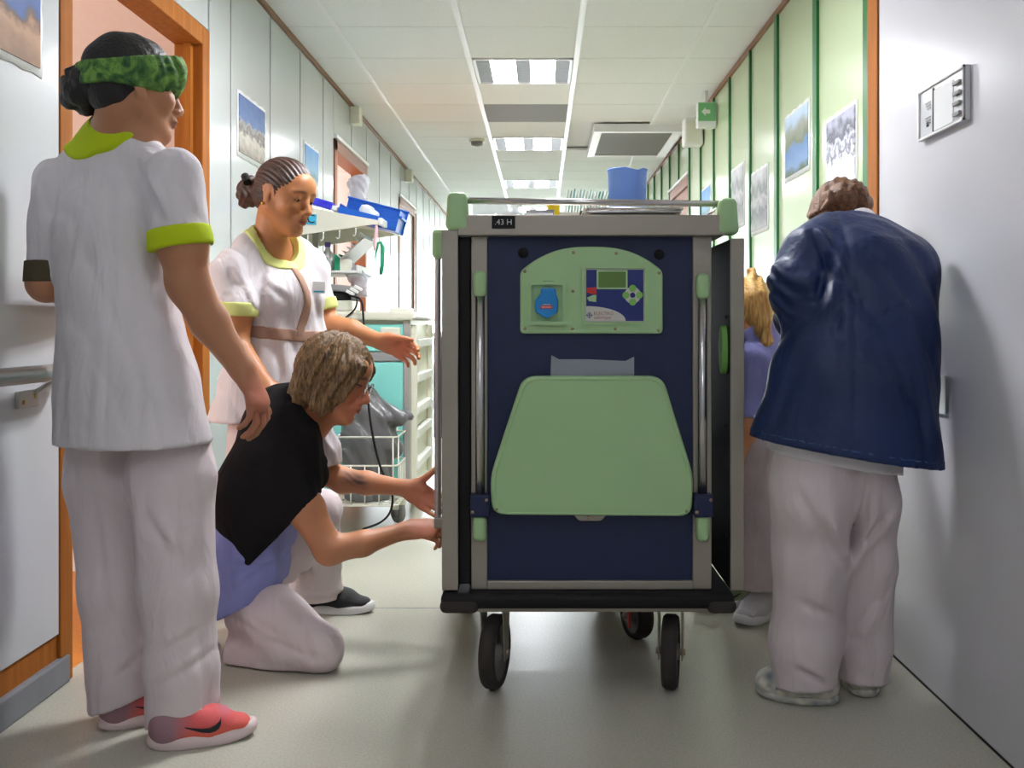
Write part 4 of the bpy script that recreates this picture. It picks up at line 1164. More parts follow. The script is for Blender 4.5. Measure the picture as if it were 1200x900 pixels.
# grey bag in the basket
g = Field()
g.cone(at(432, 575, 4.88), at(430, 520, 4.87), (.115, .10), (.125, .105), k=.02)
g.cone(at(430, 520, 4.87), at(428, 480, 4.88), (.125, .105), (.085, .07), k=.03)
g.cone(at(428, 480, 4.88), at(430, 462, 4.88), (.085, .07), (.05, .04), k=.03)
g.cone(at(430, 478, 4.86), at(470, 489, 4.82), (.085, .05), (.035, .03), k=.03)
g.cone(at(455, 492, 4.84), at(480, 489, 4.82), (.045, .03), (.012, .012), k=.03)
g.cone(at(440, 500, 4.85), at(462, 525, 4.84), (.07, .06), (.04, .05), k=.03)
o = soft('bin_bag', g, M['bag'], None, .007, lambda D, P: np.maximum(D + ridge(P, 3, (48, 48, 16), .016) + ridge(P, 4, (100, 100, 40), .006), .155 - P[:, 2]))
tag(o, 'crumpled grey plastic bin bag standing in the wire basket', 'bag')
tag(box('green_folder', at(405, 500, 4.95) - [.012, .05, .05], at(405, 500, 4.95) + [.012, .03, .05], M['greenstrap'], None, .004), 'green wrapped pack beside the grey bag', 'pack')
tag(box('blue_folder', at(402, 512, 4.93) - [.016, .05, .03], at(402, 512, 4.93) + [.016, .03, .02], M['tote'], None, .004), 'blue wrapped pack beside the grey bag', 'pack')
# navy trolley standing further back
t = root('rear_trolley', (-.5, 6.3, 0), 'dark navy cabinet edge far behind the teal trolley', 'cabinet')
box('cabinet_body', (-.66, 6.2, .3), (-.35, 6.7, .92), M['navy'], t, .01)
box('cabinet_top', (-.67, 6.19, .92), (-.34, 6.71, .95), M['white'], t, .008)
for x, y in ((-.63, 6.24), (-.38, 6.24), (-.63, 6.66), (-.38, 6.66)): box('leg', (x - .015, y - .015, 0), (x + .015, y + .015, .3), M['hinge'], t)
# ================================================================== people
def linc(c): return np.array(lin(c)[:3], np.float32)
def mk_skin(name): return attr_mat(name, .48, .12, .08, 220)
SKIN = mk_skin('skin')
CLOTH = mat('white_cotton', (222, 216, 220), .85, bump=.12, bscale=350, var=.015, vscale=6, spec=.2, fold=.45)
CLOTH_T = mat('white_twill', (222, 209, 212), .85, bump=.12, bscale=350, var=.02, vscale=6, spec=.2, fold=.45)
LIME = mat('lime_trim', (186, 206, 30), .8, bump=.1, bscale=300, spec=.2)
LIME2 = mat('pale_lime_trim', (214, 222, 140), .8, bump=.1, bscale=300, spec=.2)
OLIVE = mat('dark_olive_trim', (84, 76, 58), .85, spec=.2)
TAUPE = mat('taupe_trim', (170, 136, 118), .85, spec=.2)
LAV = mat('lavender_cotton', (146, 152, 212), .85, bump=.12, bscale=300, spec=.2, fold=.5)
BLACKKNIT = mat('black_knit', (30, 29, 31), .95, bump=.25, bscale=260, spec=.15, fold=.5)
NAVYJ = mat('navy_nonwoven', (14, 35, 78), .48, c2=(18, 43, 92), vscale=5, bump=.2, bscale=60, spec=.4, fold=.22)
HAIR_K = mat('black_hair', (22, 18, 18), .5, bump=.4, bscale=120)
HAIR_BR = mat('braided_hair', (50, 34, 30), .45, c2=(84, 60, 52), vscale=90)
HAIR_BOB = mat('ash_brown_hair', (58, 40, 22), .45, c2=(150, 116, 72), vscale=26, stretch=(7, 7, 1.3), bump=.35, bscale=60, detail=5)
HAIR_D = mat('chestnut_hair', (86, 54, 36), .5, c2=(140, 96, 62), vscale=30, stretch=(3, 3, 3), bump=.4, bscale=60)
HAIR_E = mat('blonde_hair', (160, 112, 50), .45, c2=(226, 186, 110), vscale=20, stretch=(6, 6, 1), bump=.35, bscale=50)
EYEW = mat('eye_white', (232, 226, 220), .2)
EYED = mat('dark_iris', (40, 26, 20), .15)
GOLD = mat('gold', (220, 180, 90), .25, metal=.9)
SOLE = mat('pale_sole_foam', (226, 206, 204), .6)
SOLEW = mat('white_sole_foam', (232, 232, 234), .55)
LACE = mat('white_lace', (238, 236, 238), .8)
SHOEK = mat('black_knit_shoe', (26, 26, 32), .6, bump=.3, bscale=250)
SHOEW = mat('white_mesh_shoe', (216, 214, 220), .7, bump=.6, bscale=220)
SHOEG = mat('sage_shoe', (150, 160, 134), .6, bump=.3, bscale=220)
CLOG = mat('patterned_clog', (226, 222, 204), .6, c2=(120, 128, 140), vscale=26, detail=1)
CAMO = None
def camo():
    m, nt, b = new_mat('green_camouflage_cloth')
    b.inputs['Roughness'].default_value = .75
    tc = nt.nodes.new('ShaderNodeTexCoord'); n = nt.nodes.new('ShaderNodeTexNoise')
    n.inputs['Scale'].default_value = 26; n.inputs['Detail'].default_value = 3; n.inputs['Distortion'].default_value = 1.2
    nt.links.new(tc.outputs['Object'], n.inputs['Vector'])
    r = nt.nodes.new('ShaderNodeValToRGB'); els = r.color_ramp.elements
    while len(els) < 5: els.new(.5)
    for e, (p, c) in zip(els, ((.30, (22, 62, 40)), (.42, (56, 100, 46)), (.52, (92, 132, 60)), (.62, (124, 168, 72)), (.74, (34, 96, 70)))): e.position = p; e.color = lin(c)
    nt.links.new(n.outputs['Fac'], r.inputs['Fac']); nt.links.new(r.outputs['Color'], b.inputs['Base Color'])
    return m
CAMO = camo()

class Head:
    """a head with its own frame: local x = the person's right, y = forward, z = up"""
    def __init__(s, c, fwd, up=(0, 0, 1), size=1.0):
        s.c = np.asarray(c, float); s.f = unit(fwd)
        up = np.asarray(up, float); s.u = unit(up - s.f * np.dot(up, s.f)); s.r = np.cross(s.f, s.u); s.s = size
    def p(s, x, y, z): return s.c + s.s * (s.r * x + s.f * y + s.u * z)
    def loc(s, P):
        q = (P - V3(s.c)) / np.float32(s.s)
        return q @ V3(s.r), q @ V3(s.f), q @ V3(s.u)
    def build(s, F, lids=True, smile=0.0):
        S = s.s; p = s.p
        def ell(c, a, b, l, k, op='+'): F.ell(p(*c), a * S, b * S, l * S, s.r, s.u, k * S, op)
        def cone(a, b, ra, rb, k): F.cone(p(*a), p(*b), (ra[0] * S, ra[1] * S) if not np.isscalar(ra) else ra * S, (rb[0] * S, rb[1] * S) if not np.isscalar(rb) else rb * S, s.r, k * S)
        ell((0, -.012, .028), .074, .096, .084, .02)                       # skull
        cone((0, .03, .01), (0, .036, -.078), (.064, .056), (.040, .046), .03)
        for e in (-1, 1):
            cone((e * .054, .0, -.045), (e * .012, .066, -.098), .021, .020, .025)     # jaw
            ell((e * .041, .058, -.028), .024, .024, .022, .025)            # cheek
            ell((e * .034, .074, .022), .026, .013, .009, .014)             # brow
        ell((0, .070, .045), .045, .024, .035, .02)                         # forehead
        ell((0, .074, -.104), .020, .016, .014, .016)                       # chin
        cone((0, .086, .006), (0, .108, -.034), .0095, .0125, .012)         # nose
        for e in (-1, 1): ell((e * .0125, .098, -.040), .0085, .012, .008, .008)
        ell((0, .085, -.062), .024, .018, .016, .012)                       # mouth mound
        ell((0, .0985, -.0615), .020, .0075, .0045, .004); ell((0, .0965, -.0735), .017, .008, .0055, .004)
        for e in (-1, 1):
            F.ell(p(e * .033, .094, .004), .017 * S, .012 * S, .010 * S, s.r, s.u, .010 * S, '-')
            if lids: ell((e * .033, .0755, .0055), .0155, .0125, .0115, .004)
            cone((e * .075, -.018, .018), (e * .074, -.006, -.030), (.006, .018), (.006, .011), .006)   # ear
            F.ell(p(e * .083, -.010, .002), .006 * S, .010 * S, .016 * S, s.r, s.u, .006 * S, '-')
    def tint(s, V, C, lip, lipamt=.75):
        x, y, z = s.loc(V.astype(np.float32))
        m = np.exp(-((x / .021) ** 4 + ((z + .0675) / .0105) ** 4)) * (y > .08)
        C[:] = C * (1 - lipamt * m[:, None]) + lip[None] * (lipamt * m[:, None])
        b = np.exp(-(((np.abs(x) - .034) / .022) ** 4 + ((z - .026 + .15 * np.abs(np.abs(x) - .03)) / .0045) ** 2)) * (y > .05)
        C[:] = C * (1 - .75 * b[:, None])
        ls = np.exp(-(((np.abs(x) - .033) / .0165) ** 4 + ((z + .0035 + 9 * (np.abs(x) - .033) ** 2 * -1) / .0016) ** 2)) * (y > .06)
        C[:] = C * (1 - .85 * ls[:, None])
        ln = np.exp(-((x / .022) ** 4 + ((z + .0675) / .0016) ** 2)) * (y > .08)
        C[:] = C * (1 - .55 * ln[:, None])

def hand(F, wrist, d, n, thumb_side, S=1.0, curl=(25, 30, 20), spread=5, thumb=(35, 25), finger_curls=None, wr=.024):
    """palm, four jointed fingers and a thumb; d = towards the knuckles, n = the way the palm faces"""
    wrist = np.asarray(wrist, float); d = unit(d); n = np.asarray(n, float); n = unit(n - d * np.dot(n, d))
    l = unit(np.cross(d, n)); l = l if np.dot(l, thumb_side) > 0 else -l
    def rot(v, ax, a):
        ax = unit(ax); a = math.radians(a); v = np.asarray(v, float)
        return v * math.cos(a) + np.cross(ax, v) * math.sin(a) + ax * np.dot(ax, v) * (1 - math.cos(a))
    bend = np.cross(d, n)                      # rotating d about this axis turns it towards n
    F.cone(wrist, wrist + d * .03 * S, (wr, wr * .78), (.033 * S, .016 * S), l, .02)
    F.cone(wrist + d * .025 * S + l * .006 * S, wrist + d * .078 * S, (.034 * S, .0155 * S), (.039 * S, .0135 * S), l, .015)
    F.cone(wrist + d * .02 * S + l * .018 * S + n * .008 * S, wrist + d * .055 * S + l * .024 * S + n * .009 * S, .017 * S, .012 * S, None, .014)
    lens = ((.043, .027, .021), (.047, .030, .022), (.044, .028, .021), (.034, .021, .018))
    lat = (.029, .0095, -.0105, -.0295); fw = (.080, .084, .080, .072); rad = (.0094, .0096, .0090, .0080)
    for i in range(4):
        base = wrist + (d * fw[i] + l * lat[i]) * S
        v = rot(d, n, (1.5 - i) * spread * (1 if np.dot(np.cross(n, d), l) > 0 else -1))
        bx = np.cross(v, n); c = finger_curls[i] if finger_curls else curl
        q = base - d * .012 * S
        for j in range(3):
            v = rot(v, bx, c[j]); e = (base if j == 0 else q) + v * lens[i][j] * S
            r0 = rad[i] * S * (1 - .08 * j); F.cone(q, e, r0, r0 * .93, None, .006 if j == 0 else .003)
            q = e
    tb = wrist + (d * .022 + l * .024 + n * .008) * S
    v = unit(rot(d, np.cross(d, l), thumb[0]) + n * .25)
    e1 = tb + v * .040 * S; F.cone(tb, e1, .0145 * S, .0112 * S, None, .012)
    v2 = unit(rot(v, np.cross(v, d), thumb[1])); e2 = e1 + v2 * .031 * S; F.cone(e1, e2, .0108 * S, .0098 * S, None, .003)
    v3 = unit(rot(v2, np.cross(v2, d), thumb[1] * .4)); F.cone(e2, e2 + v3 * .024 * S, .0098 * S, .0078 * S, None, .003)

def skin_tint(base, red, pts=(), seed=1):
    b = linc(base); r = linc(red)
    def f(V):
        P = V.astype(np.float32)
        n = .5 + .25 * wav(P, (23, 17, 29), seed) + .25 * wav(P, (-41, 37, 19), seed * 2)
        C = b[None] * (1 + .05 * (n[:, None] - .5))
        for c, rad in pts:
            w = np.exp(-(((P - V3(c)) ** 2).sum(1) / rad ** 2))[:, None]
            C = C * (1 - .55 * w) + r[None] * .55 * w
        return C
    return f

def shoe_field(heel, toe, up=.075, w=.042, opening=.06):
    """running shoe upper between heel and toe (floor points)"""
    heel = np.asarray(heel, float); toe = np.asarray(toe, float); d = unit(toe - heel); L = np.linalg.norm(toe - heel)
    z = np.array([0, 0, 1.0]); s = np.cross(d, z)
    F = Field()
    F.cone(heel + d * .045 + z * .045, heel + d * L * .55 + z * .042, (w * .82, .036), (w, .034), s, .02)
    F.cone(heel + d * L * .55 + z * .04, toe - d * .045 + z * .034, (w, .034), (w * .86, .021), s, .03)
    F.cone(heel + d * .052 + z * .045, heel + d * .085 + z * up, (w * .78, .042), (w * .62, .034), s, .03)
    F.cone(heel + d * L * .36 + z * .055, heel + d * L * .62 + z * .052, (w * .62, .03), (w * .6, .02), s, .03)
    return F, d, s, L

def sole(name, heel, toe, m, parent, w=.046, t=.026, rise=.012):
    heel = np.asarray(heel, float); toe = np.asarray(toe, float); d = unit(toe - heel); L = np.linalg.norm(toe - heel); s = np.cross(d, [0, 0, 1.0])
    N = 28; ring = []
    def half(x):   # half width along the sole, 0..1
        return w * (max(0, 1 - ((x - .5) / .5) ** 4) ** .5) * (.80 + .20 * math.sin(math.pi * min(1, x * 1.25) - .6))
    xs = [.5 - .5 * math.cos(math.pi * k / 14) for k in range(15)]
    out = [(x, half(x)) for x in xs] + [(x, -half(x)) for x in reversed(xs[1:-1])]
    bm = bmesh.new(); levels = []
    for zz, sc in ((0, .93), (.004, .98), (t * .6, 1.0), (t, .97), (t + .003, .90)):
        lv = []
        for x, y in out:
            lift = rise * max(0, (x - .72) / .28) ** 1.6 + .35 * rise * max(0, (.12 - x) / .12) ** 2
            p = heel + d * (L * (.5 + (x - .5) * sc)) + s * y * sc; p = p + np.array([0, 0, zz + lift])
            lv.append(bm.verts.new(p))
        levels.append(lv)
    n = len(out)
    for a, b in zip(levels[:-1], levels[1:]):
        for k in range(n):
            f = bm.faces.new((a[k], a[(k + 1) % n], b[(k + 1) % n], b[k])); f.smooth = True
    bm.faces.new(levels[0][::-1]); bm.faces.new(levels[-1])
    return link(name, bm_mesh(bm), m, parent)

def shoe(parent, heel, toe, m, ms, tint=None, h=.005, up=.075, swoosh=None, laces=True, w=.042, grip=0):
    F, d, s, L = shoe_field(heel, toe, up, w)
    fl_ = float(heel[2])
    o = soft('shoe', F, m, parent, h, lambda D, P: np.maximum(D, fl_ + .016 - P[:, 2]), tint=tint)
    sole('shoe_sole', heel, toe, ms, o, w + .004)
    z = np.array([0, 0, 1.0]); hl = np.asarray(heel, float)
    if laces:
        for k in range(4):
            x = .48 + .07 * k; c = hl + d * L * x; top = .094 - .055 * (k * .07) / .3 * 1.5
            tube('lace', [c + s * .024 + z * (top - .012), c + z * top + d * .006, c - s * .024 + z * (top - .012)], .0026, LACE if m is not SHOEK else m, o, 6)
    if swoosh is not None:
        # tick mark on the outer side, following the upper
        sd = swoosh; pts = [(.33, .040, .0008), (.40, .034, .0022), (.48, .029, .0042), (.55, .028, .0058), (.60, .031, .0070), (.635, .037, .0072), (.65, .044, .0055), (.645, .050, .0008)]
        path = []
        for k in range(len(pts)): path.append(pts[k])
        bm = bmesh.new(); A = []; B = []
        for x, zz, hw in path:
            c = hl + d * L * x
            ww = w * (.84 + .16 * min(1, x / .55)) if x < .6 else w * (1 - .14 * (x - .55) / .3)
            for q, sg in ((A, 1), (B, -1)):
                zc = zz + sg * hw
                ls = np.arange(.075, .0, -.001); zz_ = zc + .014
                dd = F.ev((c[None] + s[None] * sd * ls[:, None] + z[None] * zz_).astype(np.float32))
                hit = np.nonzero(dd < 0)[0]; lat = (ls[hit[0]] if len(hit) else .02) + .0025
                q.append(bm.verts.new(c + s * sd * lat + z * zz_))
        fs = [bm.faces.new((A[k], A[k + 1], B[k + 1], B[k])) for k in range(len(path) - 1)]
        r = bmesh.ops.extrude_face_region(bm, geom=fs)
        for v in r['geom']:
            if isinstance(v, bmesh.types.BMVert): v.co -= Vector(s * sd * .004)
        link('swoosh_mark', bm_mesh(bm), M['dark'], o)
    return o

# ------------------------------------------------------------------ A: tall woman at the left, seen from behind
A = root('person', at(180, 868, 2.45) * [1, 1, 0], 'woman in white tunic with lime cuffs and green camouflage headband, seen from behind', 'person', 'hospital staff')
fA = unit((.55, .83, 0)); rA = np.array([.83, -.55, 0])
FA = Field()
HA = Head(at(158, 103, 2.47), (.77, .63, -.08), (.05, 0, 1), 1.03)
HA.build(FA)
FA.cone(HA.p(0, -.03, -.05), at(136, 168, 2.52), (.052, .055), (.062, .058), rA, .03)
FA.chain([at(134, 178, 2.53), at(130, 250, 2.52), at(140, 380, 2.51), at(150, 460, 2.5)], [(.15, .07), (.14, .09), (.14, .10), (.16, .12)], rA, .03)
wA = at(284, 433, 2.45)
FA.chain([at(203, 205, 2.42), at(214, 285, 2.41), at(221, 335, 2.42)], [.058, .056, .047], None, .03)
FA.chain([at(219, 330, 2.42), at(246, 378, 2.44), wA], [.049, .0445, .030], None, .02)
hand(FA, wA, (.46, .0, -.88), (-.85, .25, -.42), (.0, .95, .1), 1.1, (30, 34, 20), 4, (30, 14), wr=.030)
lw = at(104, 352, 2.86)
FA.chain([at(66, 212, 2.54), at(54, 332, 2.52)], [.052, .044], None, .03)
FA.chain([at(54, 332, 2.52), lw], [.044, .028], None, .02)
hand(FA, lw, (.5, .85, 0), (.8, -.5, 0), (0, 0, 1), 1.0, (30, 35, 20), 4, (30, 20))
tA = skin_tint((182, 126, 92), (190, 104, 92), [(at(300, 462, 2.45), .05), (at(292, 480, 2.45), .05)])
def tintA(V):
    C = tA(V); HA.tint(V, C, linc((150, 84, 80))); return C
soft('body', FA, SKIN, A, .0048, None, tint=tintA)
# tunic: trunk and two sleeves joined, each sleeve cut at its cuff
TA = Field(); AR = Field(); AL = Field()
st = [(138, 172, 2.52, .100, .055), (134, 196, 2.53, .155, .085), (127, 270, 2.52, .156, .115), (136, 350, 2.51, .158, .122), (143, 400, 2.50, .172, .128), (149, 455, 2.50, .205, .145), (153, 535, 2.50, .236, .165)]
TA.chain([at(a, b, c) for a, b, c, _, _ in st], [(u, w) for *_, u, w in st], rA, .03)
AR.cone(at(166, 186, 2.48), at(203, 218, 2.42), .05, .060, None, .04)
AR.cone(at(203, 218, 2.42), at(213, 310, 2.41), .060, .075, None, .03)
AL.cone(at(92, 196, 2.54), at(66, 222, 2.53), .05, .052, None, .04)
AL.cone(at(66, 222, 2.53), at(54, 355, 2.52), .052, .050, None, .03)
cufR = at(214, 289, 2.41); cufL = at(54, 329, 2.52); nR = (.16, 0, -1); nL = (0, 0, -1)
FOLD_A = [(160, 190, 200, 262, 2.4, .014, .010), (172, 205, 192, 240, 2.4, .010, .007), (128, 210, 132, 330, 2.4, .005, .012), (190, 340, 212, 400, 2.4, .010, .010), (196, 352, 232, 470, 2.4, .011, .013),
          (95, 250, 72, 330, 2.4, .008, .009), (175, 420, 178, 515, 2.4, .006, .013), (230, 430, 246, 515, 2.4, .009, .011), (80, 420, 70, 515, 2.4, .006, .012), (215, 215, 232, 262, 2.4, .008, .008), (120, 440, 112, 515, 2.4, .005, .012)]
def foldA(P): return ridge(P, 21, (22, 22, 7), .006) + wrinkle(P, 22, (9, 9, 16), .0025) + creases(P, FOLD_A, 2.5)
ARM_AR = Field(); ARM_AR.chain([at(203, 205, 2.42), at(214, 285, 2.41), at(221, 335, 2.42)], [.058, .056, .047], None, .03)
ARM_AL = Field(); ARM_AL.cone(at(66, 212, 2.54), at(54, 332, 2.52), .052, .044)
neckA = at(142, 150, 2.515)
def smin(a, b, k):
    h = np.maximum(k - np.abs(a - b), 0) / k; return np.minimum(a, b) - h * h * k * .25
def sleeveA(P, F, arm, c, n):
    return np.maximum(cover(F.ev(P), P, arm, .005, .05), plane(P, c, n))
def trunkA(P): return TA.ev(P)
def nkA(P): return ((P - V3(neckA)) ** 2).sum(1) ** .5
def tunicA(P):
    D = smin(smin(trunkA(P), sleeveA(P, AR, ARM_AR, cufR, nR), .025), sleeveA(P, AL, ARM_AL, cufL, nL), .025)
    D = D + foldA(P)
    return np.minimum(D, np.minimum(np.maximum(ARM_AR.ev(P) - .004, plane(P, cufR, nR)), np.maximum(ARM_AL.ev(P) - .004, plane(P, cufL, nL))))
def postTA(D, P):
    D = tunicA(P)
    D = D + .004 * np.exp(-((P[:, 0] - at(138, 0, 2.4)[0]) / .006) ** 2) * (P[:, 2] < 1.25)
    D = np.maximum(D, plane(P, at(150, 519, 2.5), (.02, 0, -1)))
    return np.maximum(D, .074 - nkA(P)).astype(np.float32)
TALL = Field(); TALL.p = TA.p + AR.p + AL.p
soft('tunic', TALL, CLOTH, A, .0062, postTA)
def cuffA(F, arm, c, n, h_):
    def f(D, P):
        q = plane(P, c, n)
        return np.maximum(np.minimum(F.ev(P) + .5 * foldA(P), arm.ev(P) - .005) - .004, np.maximum(q - .003, -q - h_)).astype(np.float32)
    return f
soft('sleeve_cuff', AR, LIME, A, .005, cuffA(AR, ARM_AR, cufR, nR, .046), smooth=0, label='lime green sleeve cuff')
soft('sleeve_cuff', AL, OLIVE, A, .005, cuffA(AL, ARM_AL, cufL, nL, .050), smooth=0, label='dark olive sleeve cuff')
CA = Field(); CA.p = list(TA.p[:2]); CA.cone(at(142, 158, 2.515), at(137, 176, 2.525), (.076, .068), (.108, .075), rA, .02)
def collarA(D, P):
    r_ = nkA(P); lim = .112 + .35 * np.maximum(0, at(125, 0, 2.5)[0] - P[:, 0])
    return np.maximum(np.maximum(np.minimum(tunicA(P), CA.ev(P)) - .006, r_ - lim), .072 - r_).astype(np.float32)
soft('collar', CA, LIME, A, .005, collarA, label='lime green collar')
# trousers
PA = Field()
PA.chain([at(124, 505, 2.58), at(124, 560, 2.58), at(140, 690, 2.555), at(148, 850, 2.54)], [(.10, .09), (.105, .095), (.086, .09), (.078, .085)], rA, .03)
PA.chain([at(196, 505, 2.50), at(201, 560, 2.49), at(208, 690, 2.46), at(211, 780, 2.45), at(214, 860, 2.45)], [(.10, .085), (.108, .095), (.084, .09), (.074, .086), (.084, .09)], rA, .03)
def postPA(D, P):
    D = D + ridge(P, 31, (18, 18, 5), .011) + ridge(P, 32, (10, 10, 34), .005) * np.clip((.32 - P[:, 2]) / .2, 0, 1)
    D = D + creases(P, [(147, 525, 166, 660, 2.45, .010, .012), (172, 600, 208, 652, 2.4, .009, .012), (236, 540, 243, 700, 2.4, .006, .010), (100, 560, 122, 720, 2.45, .006, .012), (190, 800, 240, 770, 2.4, .008, .010), (195, 760, 238, 735, 2.4, .006, .010), (130, 800, 160, 770, 2.45, .008, .010)])
    hemR = plane(P, at(178, 846, 2.45), (.26, 0, -1)); hemL = plane(P, at(122, 829, 2.53), (.34, .0, -1))
    mid = P[:, 0] > at(171, 0, 2.48)[0]
    return np.maximum(D, np.where(mid, hemR, hemL)).astype(np.float32)
soft('trousers', PA, CLOTH_T, A, .0065, postPA)
def coral(heel, toe):
    d = unit(np.asarray(toe) - heel); L = np.linalg.norm(np.asarray(toe) - heel)
    c0, c1, c2, c3 = linc((156, 120, 130)), linc((228, 96, 96)), linc((236, 110, 74)), linc((196, 140, 168))
    def f(V):
        x = ((V - heel) @ d) / L; zz = V[:, 2]
        a = np.clip((x - .22) / .2, 0, 1)[:, None]; C = c0 * (1 - a) + c1 * a
        b = np.clip((.055 - zz) / .03, 0, 1)[:, None] * a; C = C * (1 - .7 * b) + c2 * .7 * b
        t_ = (np.clip((zz - .06) / .02, 0, 1) * np.clip((x - .6) / .2, 0, 1))[:, None]; return C * (1 - t_) + c3 * t_
    return f
CORAL = attr_mat('coral_knit_shoe', .7, 0, .4, 260)
h1, t1 = np.array([at(176, 868, 2.40)[0], 2.375, 0]), np.array([at(298, 868, 2.44)[0], 2.47, 0])
shoe(A, h1, t1, CORAL, SOLE, coral(h1, t1), .0045, swoosh=1)
h2, t2 = np.array([at(116, 855, 2.49)[0], 2.48, 0]), np.array([at(222, 855, 2.6)[0], 2.63, 0])
shoe(A, h2, t2, CORAL, SOLE, coral(h2, t2), .0045, swoosh=1)
# hair, bun, headband
HF = Field()
HF.ell(HA.p(0, -.018, .034), .083 * 1.03, .104 * 1.03, .092 * 1.03, HA.r, HA.u)
HF.ell(HA.p(0, -.058, -.024), .060, .046, .052, HA.r, HA.u, .03)
def postHA(D, P):
    x, y, z = HA.loc(P)
    return np.maximum(D + wrinkle(P, 41, (60, 60, 60), .0012), (-(z + .02) + 1.0 * (y - .0)) * .7)
soft('hair', HF, HAIR_K, A, .006, postHA)
BU = Field(); bc = at(97, 104, 2.44)
rr = np.random.RandomState(4)
BU.ball(bc, .047, .01)
for k in range(20):
    v = unit(rr.randn(3)); BU.ball(bc + v * .042, .018 + .007 * rr.rand(), .006)
BU.cone(bc, HA.p(0, -.09, 0), .03, .035, None, .02)
soft('hair_bun', BU, HAIR_K, A, .005, lambda D, P: D + wrinkle(P, 42, (150, 150, 150), .0025))
BF = Field(); BF.p = list(HF.p)
BF.ell(HA.p(.0, .070, .045), .060, .034, .050, HA.r, HA.u, .02)
def postBand(D, P):
    x, y, z = HA.loc(P)
    q = z - .026 - .16 * y; hw = .036 + .014 * np.clip(y / .1, -.8, 1)
    return np.maximum(D - .011 + ridge(P, 43, (70, 70, 60), .006), np.abs(q) * .93 - hw).astype(np.float32)
soft('headband', BF, CAMO, A, .005, postBand, label='green camouflage headband')

# ------------------------------------------------------------------ B: woman with braided hair, facing the trolley
B = root('person', at(305, 705, 3.55) * [1, 1, 0], 'standing woman with braided hair, white tunic with taupe trim, reaching out a hand', 'person', 'hospital staff')
fB = unit((.75, -.66, 0)); rB = np.array([-.66, -.75, 0])
FB = Field()
HB = Head(at(334, 229, 3.47), (.86, -.42, -.26), (.25, -.08, 1), 1.06)
HB.build(FB)
FB.cone(HB.p(0, -.03, -.05), at(316, 290, 3.52), (.054, .056), (.062, .060), rB, .03)
FB.chain([at(320, 308, 3.53), at(318, 340, 3.53), at(320, 420, 3.53)], [(.11, .06), (.12, .08), (.12, .09)], rB, .04)
FB.chain([at(272, 312, 3.38), at(281, 360, 3.34), at(276, 402, 3.33)], [.054, .048, .042], None, .03)
wB2 = at(312, 452, 3.22)
FB.chain([at(276, 402, 3.33), wB2], [.042, .026], None, .02)
hand(FB, wB2, (.75, -.1, -.3), (0, .3, -1), (.3, -.9, 0), 1.0, (25, 30, 20), 4)
wB = at(446, 400, 3.56)
FB.chain([at(364, 308, 3.64), at(376, 360, 3.66), at(380, 378, 3.66)], [.054, .046, .042], None, .03)
FB.chain([at(380, 378, 3.66), at(412, 388, 3.61), wB], [.042, .039, .026], None, .02)
hand(FB, wB, (.92, -.12, -.30), (.1, -.85, -.35), (.2, .0, 1), 1.05, (20, 28, 22), 4, (24, 12), wr=.026)
tB = skin_tint((186, 124, 80), (218, 114, 88), [(at(470, 410, 3.53), .07)])
def tintB(V):
    C = tB(V); HB.tint(V, C, linc((134, 70, 62)))
    return C
bodyB = soft('body', FB, SKIN, B, .0048, None, tint=tintB)
for e in (-1, 1):
    ey = lathe('eye', [(0, -.0122), (.007, -.0100), (.0115, -.0045), (.0122, 0), (.0115, .0045), (.007, .0100), (0, .0122)], HB.p(e * .033, .0745, .0010), EYEW, bodyB, tuple(HB.f), 16)
    lathe('iris', [(.0058, .0108), (.003, .0124), (0, .0126)], HB.p(e * .033, .0752, -.0012), EYED, bodyB, tuple(unit(HB.f - HB.u * .35)), 14)
lathe('earring', [(0, -.006), (.0055, -.003), (.0055, .003), (0, .006)], HB.p(.080, -.012, -.040), GOLD, B, tuple(HB.r), 10)
TB = Field()
st = [(318, 292, 3.53, .11, .06), (320, 306, 3.53, .165, .085), (322, 345, 3.52, .158, .128), (330, 395, 3.52, .155, .135), (326, 450, 3.52, .20, .165), (320, 500, 3.53, .235, .19)]
TB.chain([at(a, b, c) for a, b, c, _, _ in st], [(u, w) for *_, u, w in st], rB, .03)
TB.ell(at(343, 345, 3.44), .12, .05, .07, rB, (0, 0, 1), .07)
BR = Field(); BL = Field()
BR.cone(at(290, 302, 3.43), at(270, 320, 3.37), .058, .062, None, .04)
BR.cone(at(270, 320, 3.37), at(282, 385, 3.33), .062, .056, None, .03)
BL.cone(at(352, 300, 3.60), at(366, 318, 3.64), .056, .06, None, .04)
BL.cone(at(366, 318, 3.64), at(379, 380, 3.66), .06, .054, None, .03)
cB1 = at(282, 370, 3.33); cB2 = at(379, 364, 3.66); nB1 = (-.05, 0, -1); nB2 = (.3, 0, -1)
ARM_BR = Field(); ARM_BR.chain([at(272, 312, 3.38), at(281, 360, 3.34), at(276, 402, 3.33)], [.054, .048, .042], None, .03)
ARM_BL = Field(); ARM_BL.chain([at(364, 308, 3.64), at(376, 360, 3.66), at(380, 378, 3.66)], [.054, .046, .042], None, .03)
FOLD_B = [(278, 318, 300, 360, 3.4, .012, .010), (292, 330, 306, 372, 3.4, .010, .010), (270, 345, 292, 352, 3.4, .008, .008), (372, 325, 380, 355, 3.4, .008, .008), (330, 410, 332, 470, 3.4, .008, .012), (352, 405, 356, 470, 3.4, .008, .012), (300, 410, 296, 470, 3.4, .010, .014), (312, 330, 340, 352, 3.4, .006, .010), (306, 300, 320, 372, 3.4, .005, .012)]
def foldB(P): return ridge(P, 51, (24, 24, 10), .007) + wrinkle(P, 52, (34, 34, 20), .002) + creases(P, FOLD_B)
